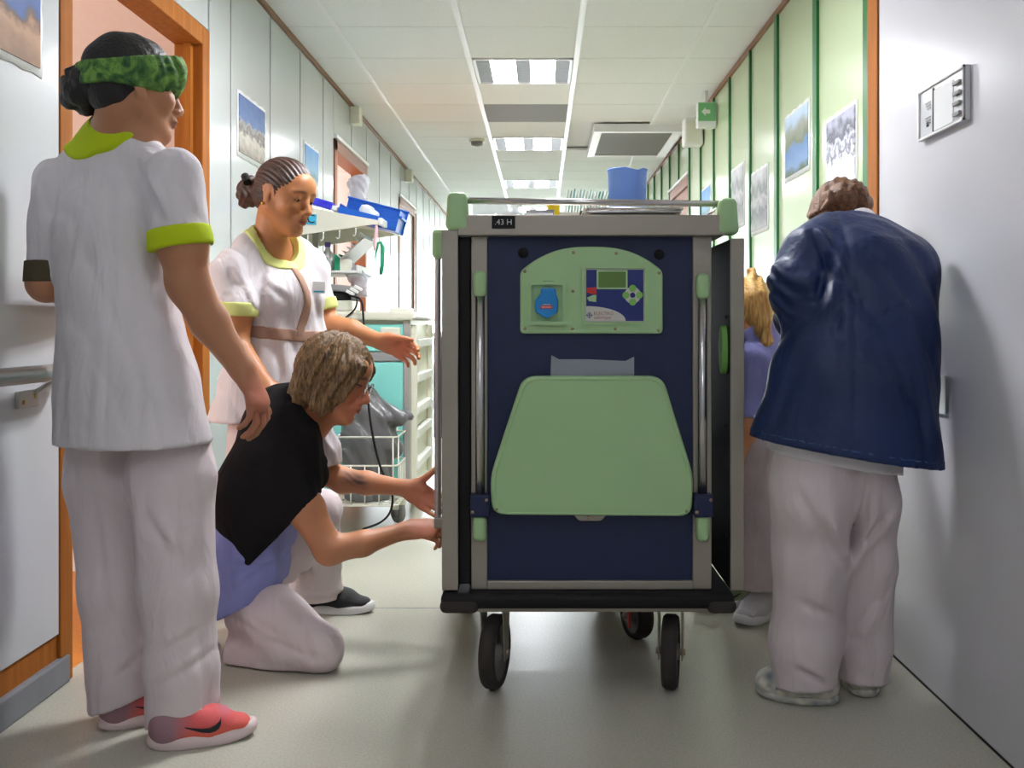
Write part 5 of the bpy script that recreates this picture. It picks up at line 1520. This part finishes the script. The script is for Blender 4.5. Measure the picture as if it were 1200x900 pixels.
def tunicB(P):
    D = smin(smin(TB.ev(P), sleeveA(P, BR, ARM_BR, cB1, nB1), .025), sleeveA(P, BL, ARM_BL, cB2, nB2), .025) + foldB(P)
    return np.minimum(D, np.minimum(np.maximum(ARM_BR.ev(P) - .004, plane(P, cB1, nB1)), np.maximum(ARM_BL.ev(P) - .004, plane(P, cB2, nB2))))
def postTB(D, P):
    D = np.maximum(tunicB(P), plane(P, at(320, 492, 3.5), (0, 0, -1)))
    return np.maximum(D, -neckB(P)).astype(np.float32)
nkc = at(322, 276, 3.50)
def neckB(P):
    q = P - V3(nkc)
    a = q @ V3(fB); b = q @ V3(rB); c = q[:, 2]
    return (np.sqrt((b / .85) ** 2 + ((a - .02) * .8) ** 2 + (c * .78) ** 2) - .088).astype(np.float32)
TBALL = Field(); TBALL.p = TB.p + BR.p + BL.p
soft('tunic', TBALL, CLOTH, B, .0065, postTB)
soft('collar', TB, LIME2, B, .0055, lambda D, P: np.maximum(np.maximum(tunicB(P) - .005, neckB(P) - .034), -neckB(P) - .002).astype(np.float32), smooth=0, label='pale lime neckline trim')
soft('sleeve_cuff', BR, LIME2, B, .005, lambda D, P: np.maximum(np.minimum(BR.ev(P) + .5 * foldB(P), ARM_BR.ev(P) - .005) - .004, np.maximum(plane(P, cB1, nB1) - .002, -plane(P, cB1, nB1) - .044)).astype(np.float32), smooth=0, label='pale lime sleeve cuff')
soft('sleeve_cuff', BL, LIME2, B, .005, lambda D, P: np.maximum(np.minimum(BL.ev(P) + .5 * foldB(P), ARM_BL.ev(P) - .005) - .004, np.maximum(plane(P, cB2, nB2) - .002, -plane(P, cB2, nB2) - .04)).astype(np.float32), smooth=0, label='pale lime sleeve cuff')
def belt(D, P): q = P[:, 2] - (1 - (391 - 380) * 3.45 / FPX) - .18 * (P[:, 0] - at(330, 0, 3.45)[0]) * -1 * .6; return np.maximum(np.maximum(D + foldB(P) - .004, np.abs(q) - .021), (P - V3(at(296, 390, 3.45))) @ V3(-rB) * -1 - .2).astype(np.float32)
BBt = Field(); BBt.p = TB.p[:6]
soft('waist_band', BBt, TAUPE, B, .0055, belt, smooth=0, label='taupe waist band')
def placket(D, P):
    q = P - V3(at(360, 345, 3.40)); b = q @ V3(rB)
    return np.maximum(np.maximum(D + foldB(P) - .0045, np.abs(b + .012 * np.sin(P[:, 2] * 25)) - .016), np.maximum(P[:, 2] - at(0, 310, 3.42)[2], at(0, 396, 3.42)[2] - P[:, 2])).astype(np.float32)
PLF = Field(); PLF.p = TB.p[:6]
soft('placket', PLF, TAUPE, B, .0055, lambda D, P: np.maximum(placket(D, P), (-(P - V3(at(320, 345, 3.52))) @ V3(fB))).astype(np.float32), smooth=0, label='taupe button placket')
# name badge
bq = at(374, 337, 3.395)
box('badge', bq + [-.022, -.004, -.02], bq + [.02, .004, .02], M['paper'], B, .001, rot=Matrix.Rotation(.3, 3, 'Z'), pivot=bq)
box('badge_bar', bq + [-.018, -.0055, -.016], bq + [.016, -.004, -.011], M['sticker'], B, rot=Matrix.Rotation(.3, 3, 'Z'), pivot=bq)
PB = Field()
PB.chain([at(308, 460, 3.50), at(296, 560, 3.50), at(288, 712, 3.52)], [(.11, .12), (.095, .10), (.085, .09)], rB, .03)
PB.chain([at(338, 460, 3.62), at(322, 560, 3.64), at(315, 695, 3.66)], [(.11, .12), (.095, .10), (.085, .09)], rB, .03)
soft('trousers', PB, CLOTH_T, B, .008, lambda D, P: np.maximum(D + wrinkle(P, 61, (16, 16, 4), .005), .03 - P[:, 2]).astype(np.float32))
for (x, y) in ((at(284, 0, 3.5)[0], 3.46), (at(312, 0, 3.66)[0], 3.60)):
    shoe(B, np.array([x - .05, y + .05, 0]), np.array([x + .13, y - .09, 0]), SHOEW, SOLEW, None, .006, laces=False)
# braided hair
HF = Field()
HF.ell(HB.p(0, -.014, .032), .082 * 1.06, .101 * 1.06, .089 * 1.06, HB.r, HB.u)
HF.ell(HB.p(0, -.06, -.02), .062, .05, .055, HB.r, HB.u, .03)
def postHB(D, P):
    x, y, z = HB.loc(P)
    ang = np.arctan2(z - .0 + .25 * (y + .1), x)
    edge = (1.0 * y - z - .028 - .35 * np.maximum(np.abs(x) - .05, 0)) * .7
    D = D + .0024 * np.cos(ang * 52 + .6 * np.sin(y * 30)) * np.clip(-edge / .02, 0, 1)
    ear = (np.sqrt(((np.abs(x) - .08) / .024) ** 2 + ((y + .006) / .023) ** 2 + ((z + .008) / .034) ** 2) - 1) * .022
    return np.maximum(np.maximum(D, edge), -ear).astype(np.float32)
soft('braided_hair', HF, HAIR_BR, B, .0037, postHB, smooth=0)
BU = Field(); bc = at(292, 226, 3.55)
BU.ell(bc, .042, .045, .052, k=.01)
for k in range(14):
    v = unit(rr.randn(3)); BU.ball(bc + v * [.038, .04, .046], .016, .006)
BU.cone(bc, HB.p(0, -.09, 0), .035, .045, None, .02)
soft('hair_bun', BU, HAIR_BR, B, .005, lambda D, P: D + .0025 * np.sin(P[:, 0] * 240 + 3 * np.sin(P[:, 2] * 90)))
tube('hair_clip', [at(287, 206, 3.5), at(290, 214, 3.48)], .014, M['black'], B, 10)

# ------------------------------------------------------------------ C: woman kneeling at the trolley
Cc = root('person', at(330, 775, 3.0) * [1, 1, 0], 'kneeling woman with ash brown bob and black shawl over lavender tunic, tattooed forearm', 'person', 'hospital staff')
FC = Field()
HC = Head(at(393, 441, 3.08), (.93, -.06, -.34), (.36, .05, 1), 1.06)
HC.build(FC)
FC.cone(HC.p(0, -.03, -.05), at(350, 492, 3.13), (.052, .052), (.058, .056), (0, 1, 0), .03)
FC.cone(HC.p(0, .03, -.10), at(372, 506, 3.12), .026, .03, None, .03)
FC.chain([at(340, 505, 3.14), at(310, 560, 3.15), at(288, 660, 3.15)], [(.15, .09), (.15, .11), (.15, .12)], (0, 1, 0), .03)
wC = at(474, 622, 3.02)
FC.chain([at(326, 545, 2.98), at(358, 596, 2.96), at(386, 645, 2.95)], [.054, .051, .043], None, .03)
FC.chain([at(386, 644, 2.95), at(425, 637, 2.97), wC], [.043, .036, .024], None, .018)
hand(FC, wC, (.9, .1, .06), (.1, .5, -.6), (.3, .2, 1), .98, (42, 50, 25), 3, (20, 20), wr=.025)
wC2 = at(476, 572, 3.20)
FC.chain([at(358, 530, 3.30), at(380, 552, 3.28)], [.05, .043], None, .03)
FC.chain([at(380, 552, 3.28), at(402, 563, 3.26), at(430, 566, 3.24), wC2], [.043, .040, .036, .024], None, .018)
hand(FC, wC2, (.80, -.1, -.42), (.3, -.85, .2), (.35, 0, 1), 1.0, (14, 16, 12), 4, (62, -5), wr=.025)
tC = skin_tint((196, 134, 96), (216, 120, 100), [(at(500, 580, 3.2), .06), (at(498, 618, 3.03), .05), (HC.p(0, .09, -.05), .06)])
tat = at(414, 563, 3.20)
def tintC(V):
    C = tC(V); HC.tint(V, C, linc((180, 96, 90)), .6)
    P = V.astype(np.float32); q = P - V3(tat)
    w = np.exp(-((q[:, 0] / .045) ** 4 + ((q[:, 2] + .25 * q[:, 0]) / .020) ** 4)) * (np.abs(q[:, 1]) < .08)
    u_ = q[:, 0]; v_ = q[:, 2] + .25 * q[:, 0]
    n = np.clip(.45 + .7 * np.sin(v_ * 330 + 2.5 * np.sin(u_ * 62 + .8) + 1.2 * np.sin(u_ * 23)) + .35 * np.sin(u_ * 47 + v_ * 60), 0, 1)
    w = (w * (.35 + .65 * n) * .9)[:, None]
    return C * (1 - w) + linc((70, 74, 78)) * w
bodyC = soft('body', FC, SKIN, Cc, .0048, None, tint=tintC)
# lavender tunic
TC = Field()
TC.chain([at(335, 520, 3.14), at(308, 580, 3.15), at(290, 640, 3.13), at(283, 700, 3.10)], [(.16, .10), (.17, .125), (.19, .125), (.21, .125)], (0, 1, 0), .04)
TC.cone(at(352, 525, 3.28), at(381, 552, 3.28), .056, .05, None, .03)
TC.cone(at(305, 620, 3.02), at(306, 672, 3.02), (.05, .06), (.05, .07), (1, 0, 0), .05)
def postTC(D, P):
    D = D + ridge(P, 71, (26, 26, 14), .008) + creases(P, [(255, 660, 318, 672, 2.9, .008, .010), (275, 690, 322, 660, 2.9, .007, .009)])
    D = np.maximum(D, plane(P, at(288, 704, 3.05), (.40, 0, -.9)))
    return np.maximum(D, np.where(P[:, 1] > 3.2, plane(P, at(386, 549, 3.28), (.85, 0, -.5)), -1)).astype(np.float32)
soft('tunic', TC, LAV, Cc, .0068, postTC)
SL = Field(); SL.cone(at(372, 498, 3.2), at(382, 525, 3.22), .04, .046, None, .03); SL.cone(at(382, 525, 3.22), at(387, 556, 3.25), .046, .048, None, .02)
soft('sleeve', SL, CLOTH, Cc, .006, lambda D, P: np.maximum(D + wrinkle(P, 72, (50, 50, 40), .004), plane(P, at(384, 546, 3.26), (.3, 0, -1))).astype(np.float32), label='pale grey white sleeve')
# black shawl
SF = Field()
SF.cone(at(352, 478, 3.13), at(330, 505, 3.13), (.064, .066), (.15, .11), (0, 1, 0), .03)
SF.cone(at(330, 508, 3.13), at(305, 575, 3.12), (.185, .115), (.21, .135), (0, 1, 0), .04)
SF.cone(at(352, 505, 3.22), at(370, 538, 3.20), .06, .045, None, .04)
SF.cone(at(345, 505, 3.08), at(362, 556, 3.08), .07, .055, None, .04)
SF.cone(at(352, 520, 3.0), at(356, 575, 3.0), .05, .055, None, .05)
SF.cone(at(322, 540, 2.99), at(352, 588, 2.96), .075, .066, None, .05)
SF.cone(at(330, 560, 2.97), at(318, 610, 2.95), .06, .05, None, .04)
SF.cone(at(300, 590, 3.02), at(291, 640, 2.99), (.10, .09), (.045, .06), (0, 1, 0), .05)
SF.cone(at(300, 600, 2.96), at(297, 655, 2.95), (.05, .055), (.018, .018), (0, 1, 0), .04)
SF.cone(at(300, 600, 3.25), at(290, 640, 3.27), (.05, .08), (.03, .03), (0, 1, 0), .04)
def postSF(D, P):
    D = D + wrinkle(P, 81, (12, 12, 7), .007) + wrinkle(P, 82, (30, 30, 14), .0025)
    nk = ((P - V3(HC.p(0, -.02, -.085))) ** 2).sum(1) ** .5 - .062
    D = np.maximum(D, -nk)
    return np.maximum(D, plane(P, at(356, 598, 2.97), (.72, 0, -.70))).astype(np.float32)
soft('shawl', SF, BLACKKNIT, Cc, .0065, postSF, label='black knitted shawl')
# trousers
PC = Field()
PC.chain([at(280, 696, 3.06), at(328, 730, 2.98), at(374, 759, 2.93)], [.100, .088, .070], None, .04)
PC.chain([at(374, 760, 2.93), at(325, 766, 2.97), at(272, 770, 3.02)], [.070, .066, .068], None, .03)
PC.chain([at(285, 680, 3.22), at(335, 640, 3.30), at(376, 596, 3.38)], [.105, .092, .066], None, .04)
PC.chain([at(376, 598, 3.38), at(372, 640, 3.43), at(368, 704, 3.50)], [(.068, .068), (.078, .075), (.094, .085)], (1, 0, 0), .03)
def postPC(D, P):
    D = D + ridge(P, 91, (24, 24, 16), .010) + creases(P, [(300, 745, 385, 770, 2.9, .008, .009), (350, 720, 372, 770, 2.9, .006, .010), (285, 720, 340, 748, 2.9, .006, .010), (345, 620, 372, 632, 3.2, .008, .010), (350, 650, 360, 695, 3.3, .006, .011)])
    D = D + .006 * np.exp(-((P[:, 2] - (at(0, 748, 2.9)[2] - .30 * (P[:, 0] - at(330, 0, 2.9)[0]))) / .010) ** 2) * (P[:, 1] < 3.02) * (P[:, 0] < at(385, 0, 2.9)[0])
    D = np.maximum(D, .004 - P[:, 2])
    return np.maximum(D, np.where(P[:, 1] > 3.3, .052 - P[:, 2], at(266, 0, 3.0)[0] - P[:, 0])).astype(np.float32)
soft('trousers', PC, CLOTH_T, Cc, .0068, postPC)
shoe(Cc, np.array([at(352, 0, 3.52)[0], 3.53, 0]), np.array([at(440, 0, 3.50)[0], 3.50, 0]), SHOEK, SOLEW, None, .005, up=.09)
hh = np.array([at(178, 0, 3.02)[0], 3.06, 0]); shoe(Cc, hh, hh + [.2, -.03, 0], SHOEK, SOLEW, None, .006, laces=False)
# bobbed hair
HF = Field()
HF.ell(HC.p(0, -.012, .034), .089 * 1.05, .106 * 1.05, .094 * 1.05, HC.r, HC.u)
HF.cone(HC.p(0, -.05, .0), at(352, 472, 3.10), (.092, .06), (.085, .045), HC.r, .04)
for e in (-1, 1):
    HF.cone(HC.p(e * .072, .02, .02), HC.p(e * .07, .002, -.085), (.026, .05), (.018, .04), HC.r, .03)
    HF.cone(HC.p(e * .06, .06, .05), HC.p(e * .074, .05, -.04), (.018, .03), (.010, .018), HC.r, .02)
def postHC(D, P):
    x, y, z = HC.loc(P)
    th = np.arctan2(x, y + .02)
    D = D + .0045 * np.sin(th * 17 + 2.0 * np.sin(z * 22)) + .0028 * np.sin(th * 43 + 2.5 * np.sin(z * 40)) + .0015 * np.sin(th * 90 + z * 60)
    face = np.maximum(np.maximum(y * -1 + .045 + .18 * np.maximum(z, -.1), np.abs(x) - .058), z - .062)
    return np.maximum(D, -face).astype(np.float32)
soft('bob_hair', HF, HAIR_BOB, Cc, .005, postHC)
# glasses
GLM = mat('dark_glasses_frame', (46, 38, 60), .3)
gl = tube('glasses', [HC.p(.076, .0, .008), HC.p(.071, .06, .006), HC.p(.060, .096, .004)], .0022, GLM, Cc, 6)
for e in (-1, 1):
    c = HC.p(e * .033, .104, .0)
    ringp = [c + HC.r * .024 * math.cos(a) + HC.u * .016 * math.sin(a) for a in [2 * math.pi * k / 18 for k in range(19)]]
    tube('lens_rim', ringp, .0017, GLM, gl, 6)
    bm = bmesh.new(); va = [bm.verts.new(p) for p in ringp[:-1]]; vb = [bm.verts.new(Vector(p) + Vector(HC.f) * .001) for p in ringp[:-1]]
    bm.faces.new(va); bm.faces.new(vb[::-1])
    for k in range(18): bm.faces.new((va[k], va[(k + 1) % 18], vb[(k + 1) % 18], vb[k]))
    link('lens', bm_mesh(bm), M['glassy'], gl)
tube('bridge', [HC.p(-.010, .106, .003), HC.p(0, .110, .006), HC.p(.010, .106, .003)], .0017, GLM, gl, 6)

# ------------------------------------------------------------------ D: woman in a navy jacket bending at the right wall
D_ = root('person', at(975, 815, 2.68) * [1, 1, 0], 'person in a navy blue jacket bending forward beside the right wall, seen from behind', 'person', 'hospital staff')
rD = unit((.985, -.12, 0))
FD = Field()
HD = Head(at(984, 262, 2.93), (-.15, .72, -.62), (0, .65, .75), 1.0)
HD.build(FD)
FD.cone(HD.p(0, -.03, -.05), at(998, 296, 2.76), .05, .055, None, .03)
FD.chain([at(1000, 315, 2.72), at(1000, 380, 2.62), at(990, 480, 2.60)], [(.12, .06), (.13, .09), (.15, .10)], rD, .03)
FD.chain([at(962, 300, 2.69), at(932, 352, 2.67)], [.05, .040], None, .03)
wD = at(932, 398, 2.88)
FD.chain([at(928, 360, 2.67), at(925, 378, 2.74), wD], [.040, .036, .027], None, .02)
hand(FD, wD, (.5, .8, -.1), (.8, -.5, 0), (0, 0, 1), 1, (30, 35, 20))
soft('body', FD, SKIN, D_, .0055, None, tint=skin_tint((190, 130, 98), (206, 120, 100)))
JD = Field()
def hw(px, Y): return px * Y / FPX
st = [(996, 281, 2.74, 40, .07), (1003, 304, 2.70, 62, .095), (1012, 325, 2.65, 76, .125), (1010, 380, 2.61, 82, .14), (1000, 450, 2.58, 92, .155), (990, 530, 2.58, 107, .175), (988, 570, 2.58, 112, .18)]
JD.chain([at(a, b, c) for a, b, c, _, _ in st], [(hw(w, c), d) for a, b, c, w, d in st], rD, .04)
JD.cone(at(976, 280, 2.72), at(957, 298, 2.68), .066, .076, None, .05)
JD.cone(at(957, 298, 2.68), at(936, 330, 2.65), .076, .074, None, .04)
JD.cone(at(936, 330, 2.65), at(932, 358, 2.67), .072, .060, None, .04)
JD.cone(at(1026, 290, 2.70), at(1058, 312, 2.66), .065, .066, None, .05)
JD.cone(at(1060, 318, 2.65), at(1066, 440, 2.62), .066, .06, None, .05)
def foldD(P):
    w = ridge(P, 101, (17, 17, 9), .010) + wrinkle(P, 102, (34, 34, 22), .0022) + creases(P, [(965, 262, 985, 330, 2.5, .012, .010), (985, 290, 955, 375, 2.5, .012, .012), (1060, 345, 1030, 372, 2.5, .008, .009), (940, 420, 905, 510, 2.5, .008, .014), (1060, 430, 1075, 530, 2.5, .010, .012), (985, 330, 970, 420, 2.5, .006, .012)], 2.62)
    sl = np.exp(-(((P - V3(at(930, 330, 2.62))) ** 2).sum(1) / .09 ** 2))
    w = w + sl * .008 * np.sin((P[:, 2] * 1.0 + .35 * P[:, 0]) * 95 + 2.2 * np.sin(P[:, 0] * 34 + P[:, 2] * 21) + 1.5 * np.sin(P[:, 1] * 47))
    return w.astype(np.float32)
def postJD(D, P):
    D = cover(D + foldD(P), P, FD)
    D = D + .004 * np.exp(-((P[:, 0] - (at(1003, 0, 2.45)[0] - .06 * (1 - P[:, 2]) * -1 * -1)) / .005) ** 2)     # centre back seam
    D = np.maximum(D, plane(P, at(985, 532, 2.5), (-.16, 0, -1)))
    nk = ((P - V3(at(1000, 262, 2.86))) ** 2).sum(1) ** .5 - .085
    D = np.maximum(D, P[:, 0] - 1.046)
    return np.maximum(D, -nk).astype(np.float32)
jk = soft('jacket', JD, NAVYJ, D_, .0065, postJD, label='navy blue nonwoven jacket')
HM = Field(); HM.p = JD.p[4:6]
soft('jacket_hem_stitch', HM, mat('navy_stitching', (52, 76, 124), .7), D_, .006, lambda D, P: np.maximum(D + foldD(P) - .002, np.abs(plane(P, at(985, 523, 2.5), (-.16, 0, -1))) - .0035).astype(np.float32), smooth=0)
COf = Field(); COf.cone(at(1010, 264, 2.79), at(1016, 276, 2.75), (.046, .05), (.062, .055), rD, .02)
soft('shirt_collar', COf, CLOTH, D_, .006, lambda D, P: np.maximum(D, -(((P - V3(at(996, 250, 2.86))) ** 2).sum(1) ** .5 - .075)).astype(np.float32), label='white shirt collar')
# white shirt tail under the jacket
ST = Field(); ST.chain([at(976, 500, 2.585), at(979, 552, 2.59)], [(hw(74, 2.59), .13), (hw(74, 2.59), .13)], rD, .02)
soft('shirt_tail', ST, CLOTH, D_, .007, lambda D, P: np.maximum(D + wrinkle(P, 104, (30, 30, 10), .005), plane(P, at(985, 545, 2.55), (-.17, 0, -1))).astype(np.float32), label='white shirt tail')
PD = Field()
PD.chain([at(955, 500, 2.60), at(952, 570, 2.61), at(950, 650, 2.64), at(944, 750, 2.68), at(944, 815, 2.69)], [(.10, .12), (.104, .12), (.092, .10), (.088, .095), (.078, .09)], rD, .04)
PD.chain([at(1010, 500, 2.62), at(1013, 580, 2.64), at(1019, 650, 2.68), at(1013, 750, 2.74), at(1010, 805, 2.75)], [(.09, .11), (.084, .11), (.070, .09), (.068, .085), (.070, .085)], rD, .03)
def postPD(D, P):
    D = D + ridge(P, 111, (18, 18, 6), .012) + wrinkle(P, 112, (10, 10, 24), .003) + creases(P, [(1009, 555, 991, 668, 2.6, .022, .011), (925, 570, 985, 672, 2.6, .014, .013), (1040, 580, 1000, 640, 2.6, .012, .011), (940, 560, 965, 640, 2.6, .010, .012), (930, 700, 975, 720, 2.6, .009, .012), (930, 780, 965, 800, 2.6, .011, .009), (1030, 700, 1005, 760, 2.6, .010, .010)])
    left = P[:, 0] < at(982, 0, 2.72)[0]
    return np.maximum(D, np.where(left, plane(P, at(944, 803, 2.68), (.06, -.1, -1)), plane(P, at(1010, 793, 2.75), (0, 0, -1)))).astype(np.float32)
soft('trousers', PD, CLOTH_T, D_, .0068, postPD)
def clog(heel, toe, w=.05):
    F, d, s, L = shoe_field(heel, toe, .06, w)
    z = np.array([0, 0, 1.0]); hl = np.asarray(heel, float)
    F.cone(hl + d * L * .55 + z * .05, hl + d * L * .82 + z * .042, (w, .034), (w * .92, .028), s, .03)
    for a in range(3):
        for b in (-1, 0, 1):
            F.ball(hl + d * L * (.62 + .1 * a) + s * b * .024 + z * (.088 - .014 * a - abs(b) * .008), .0075, .003, '-')
    for b in (-1, 1):
        for a in range(3): F.ball(hl + d * L * (.6 + .1 * a) + s * b * w * .98 + z * .038, .006, .003, '-')
    o = soft('clog', F, CLOG, D_, .0042, lambda D, P: np.maximum(D, .010 - P[:, 2]))
    sole('clog_sole', heel, toe, CLOG, o, w + .003, .018, .008)
clog(np.array([at(982, 0, 2.68)[0], 2.66, 0]), np.array([at(887, 0, 2.72)[0], 2.74, 0]))
clog(np.array([at(1012, 0, 2.72)[0], 2.69, 0]), np.array([at(1000, 0, 2.9)[0], 2.92, 0]))
HF = Field()
HF.ell(HD.p(0, -.014, .03), .086, .108, .095, HD.r, HD.u)
HF.ell(at(988, 234, 2.86), .055, .05, .040, k=.02)
HF.cone(at(990, 228, 2.85), at(1010, 232, 2.83), .028, .014, None, .02)
HF.cone(at(1004, 228, 2.84), at(1017, 246, 2.82), .012, .004, None, .01)
HF.cone(at(985, 226, 2.84), at(1003, 219, 2.82), .018, .006, None, .01)
HF.cone(at(975, 236, 2.84), at(963, 246, 2.82), .016, .006, None, .01)
HF.cone(at(1000, 222, 2.84), at(1014, 226, 2.82), .012, .003, None, .01)
def postHD(D, P): return (D + .0035 * np.sin(P[:, 0] * 95 + P[:, 2] * 70 + 3 * np.sin(P[:, 1] * 40)) + .003 * np.sin(P[:, 0] * 210 - P[:, 2] * 130 + 2 * np.sin(P[:, 2] * 60))).astype(np.float32)
soft('pinned_up_hair', HF, HAIR_D, D_, .005, postHD)
# sheet of paper against the wall
tag(box('paper_sheet', (1.052, 2.63, .765), (1.0545, 2.74, .865), M['paper'], None), 'white paper sheet on the wall beside the navy jacket', 'paper')

# ------------------------------------------------------------------ E: blonde woman bending behind the trolley
E_ = root('person', at(885, 715, 3.5) * [1, 1, 0], 'blonde person in lavender top bending down behind the right side of the trolley', 'person', 'hospital staff')
rE = unit((.25, .97, 0))
FE = Field()
HE = Head(at(876, 372, 3.42), (-.72, -.25, -.6), (-.5, .1, .8), 1.0)
HE.build(FE)
FE.cone(HE.p(0, -.03, -.05), at(898, 405, 3.48), .05, .058, None, .03)
FE.chain([at(896, 415, 3.48), at(905, 470, 3.48), at(908, 520, 3.48)], [(.15, .09), (.14, .10), (.15, .11)], rE, .03)
FE.chain([at(885, 420, 3.36), at(874, 500, 3.34), at(858, 540, 3.36)], [.05, .042, .036], None, .03)
wE = at(832, 520, 3.42)
FE.chain([at(858, 540, 3.36), wE], [.036, .025], None, .02)
hand(FE, wE, (-.9, .1, .2), (0, -.5, -.8), (0, -.6, .6), 1, (25, 30, 20))
soft('body', FE, SKIN, E_, .0055, None, tint=skin_tint((214, 148, 100), (220, 130, 100)))
TE = Field()
TE.chain([at(897, 424, 3.47), at(902, 460, 3.47), at(906, 525, 3.47)], [(.155, .09), (.16, .11), (.17, .13)], rE, .04)
TE.cone(at(889, 415, 3.38), at(876, 495, 3.34), .062, .056, None, .05)
soft('scrub_top', TE, LAV, E_, .007, lambda D, P: np.maximum(np.maximum(cover(D, P, FE, .006, .04) + wrinkle(P, 121, (30, 30, 16), .006), np.where((P[:, 1] < 3.41) & (P[:, 0] < at(886, 0, 3.35)[0]), plane(P, at(876, 488, 3.34), (-.1, 0, -1)), -1)), plane(P, at(900, 520, 3.47), (0, 0, -1))).astype(np.float32), label='lavender scrub top')
PE = Field()
PE.chain([at(895, 505, 3.42), at(890, 600, 3.42), at(889, 700, 3.43)], [(.11, .105), (.085, .085), (.072, .072)], rE, .03)
PE.chain([at(905, 505, 3.56), at(885, 600, 3.6), at(868, 690, 3.63)], [(.11, .105), (.085, .085), (.07, .07)], rE, .03)
soft('trousers', PE, CLOTH_T, E_, .007, lambda D, P: np.maximum(D + ridge(P, 131, (22, 22, 18), .008), .115 - P[:, 2]).astype(np.float32))
RU = Field(); RU.cone(at(889, 668, 3.43), at(889, 684, 3.43), .079, .079, None, .01)
soft('rolled_cuff', RU, CLOTH_T, E_, .006, lambda D, P: np.maximum(D, np.abs(P[:, 2] - .135) - .028).astype(np.float32), label='rolled up trouser cuff')
shoe(E_, np.array([at(908, 0, 3.5)[0], 3.50, 0]), np.array([at(866, 0, 3.3)[0], 3.33, 0]), SHOEW, SOLEW, None, .005, up=.09)
shoe(E_, np.array([at(884, 0, 3.62)[0], 3.62, 0]), np.array([at(812, 0, 3.54)[0], 3.53, 0]), SHOEG, SOLEW, None, .006, swoosh=-1, up=.085)
HF = Field()
HF.ell(HE.p(0, -.014, .03), .086, .108, .095, HE.r, HE.u)
HF.cone(at(884, 335, 3.44), at(880, 318, 3.44), .03, .016, None, .03)
HF.chain([at(884, 335, 3.44), at(897, 352, 3.42), at(902, 380, 3.41), at(904, 405, 3.41)], [.03, .034, .030, .012], None, .02)
HF.cone(HE.p(.06, .0, .0), at(893, 392, 3.38), .04, .02, None, .03)
HF.cone(at(884, 350, 3.38), at(898, 400, 3.34), .048, .022, None, .03)
def postHE(D, P): 
    x, y, z = HE.loc(P)
    D = D + .0032 * np.sin(P[:, 0] * 190 + 2.5 * np.sin(P[:, 2] * 35)) 
    face = np.maximum(np.maximum(.035 - y, np.abs(x) - .06), z - .055)
    return np.maximum(D, -face).astype(np.float32)
soft('ponytail_hair', HF, HAIR_E, E_, .005, postHE)
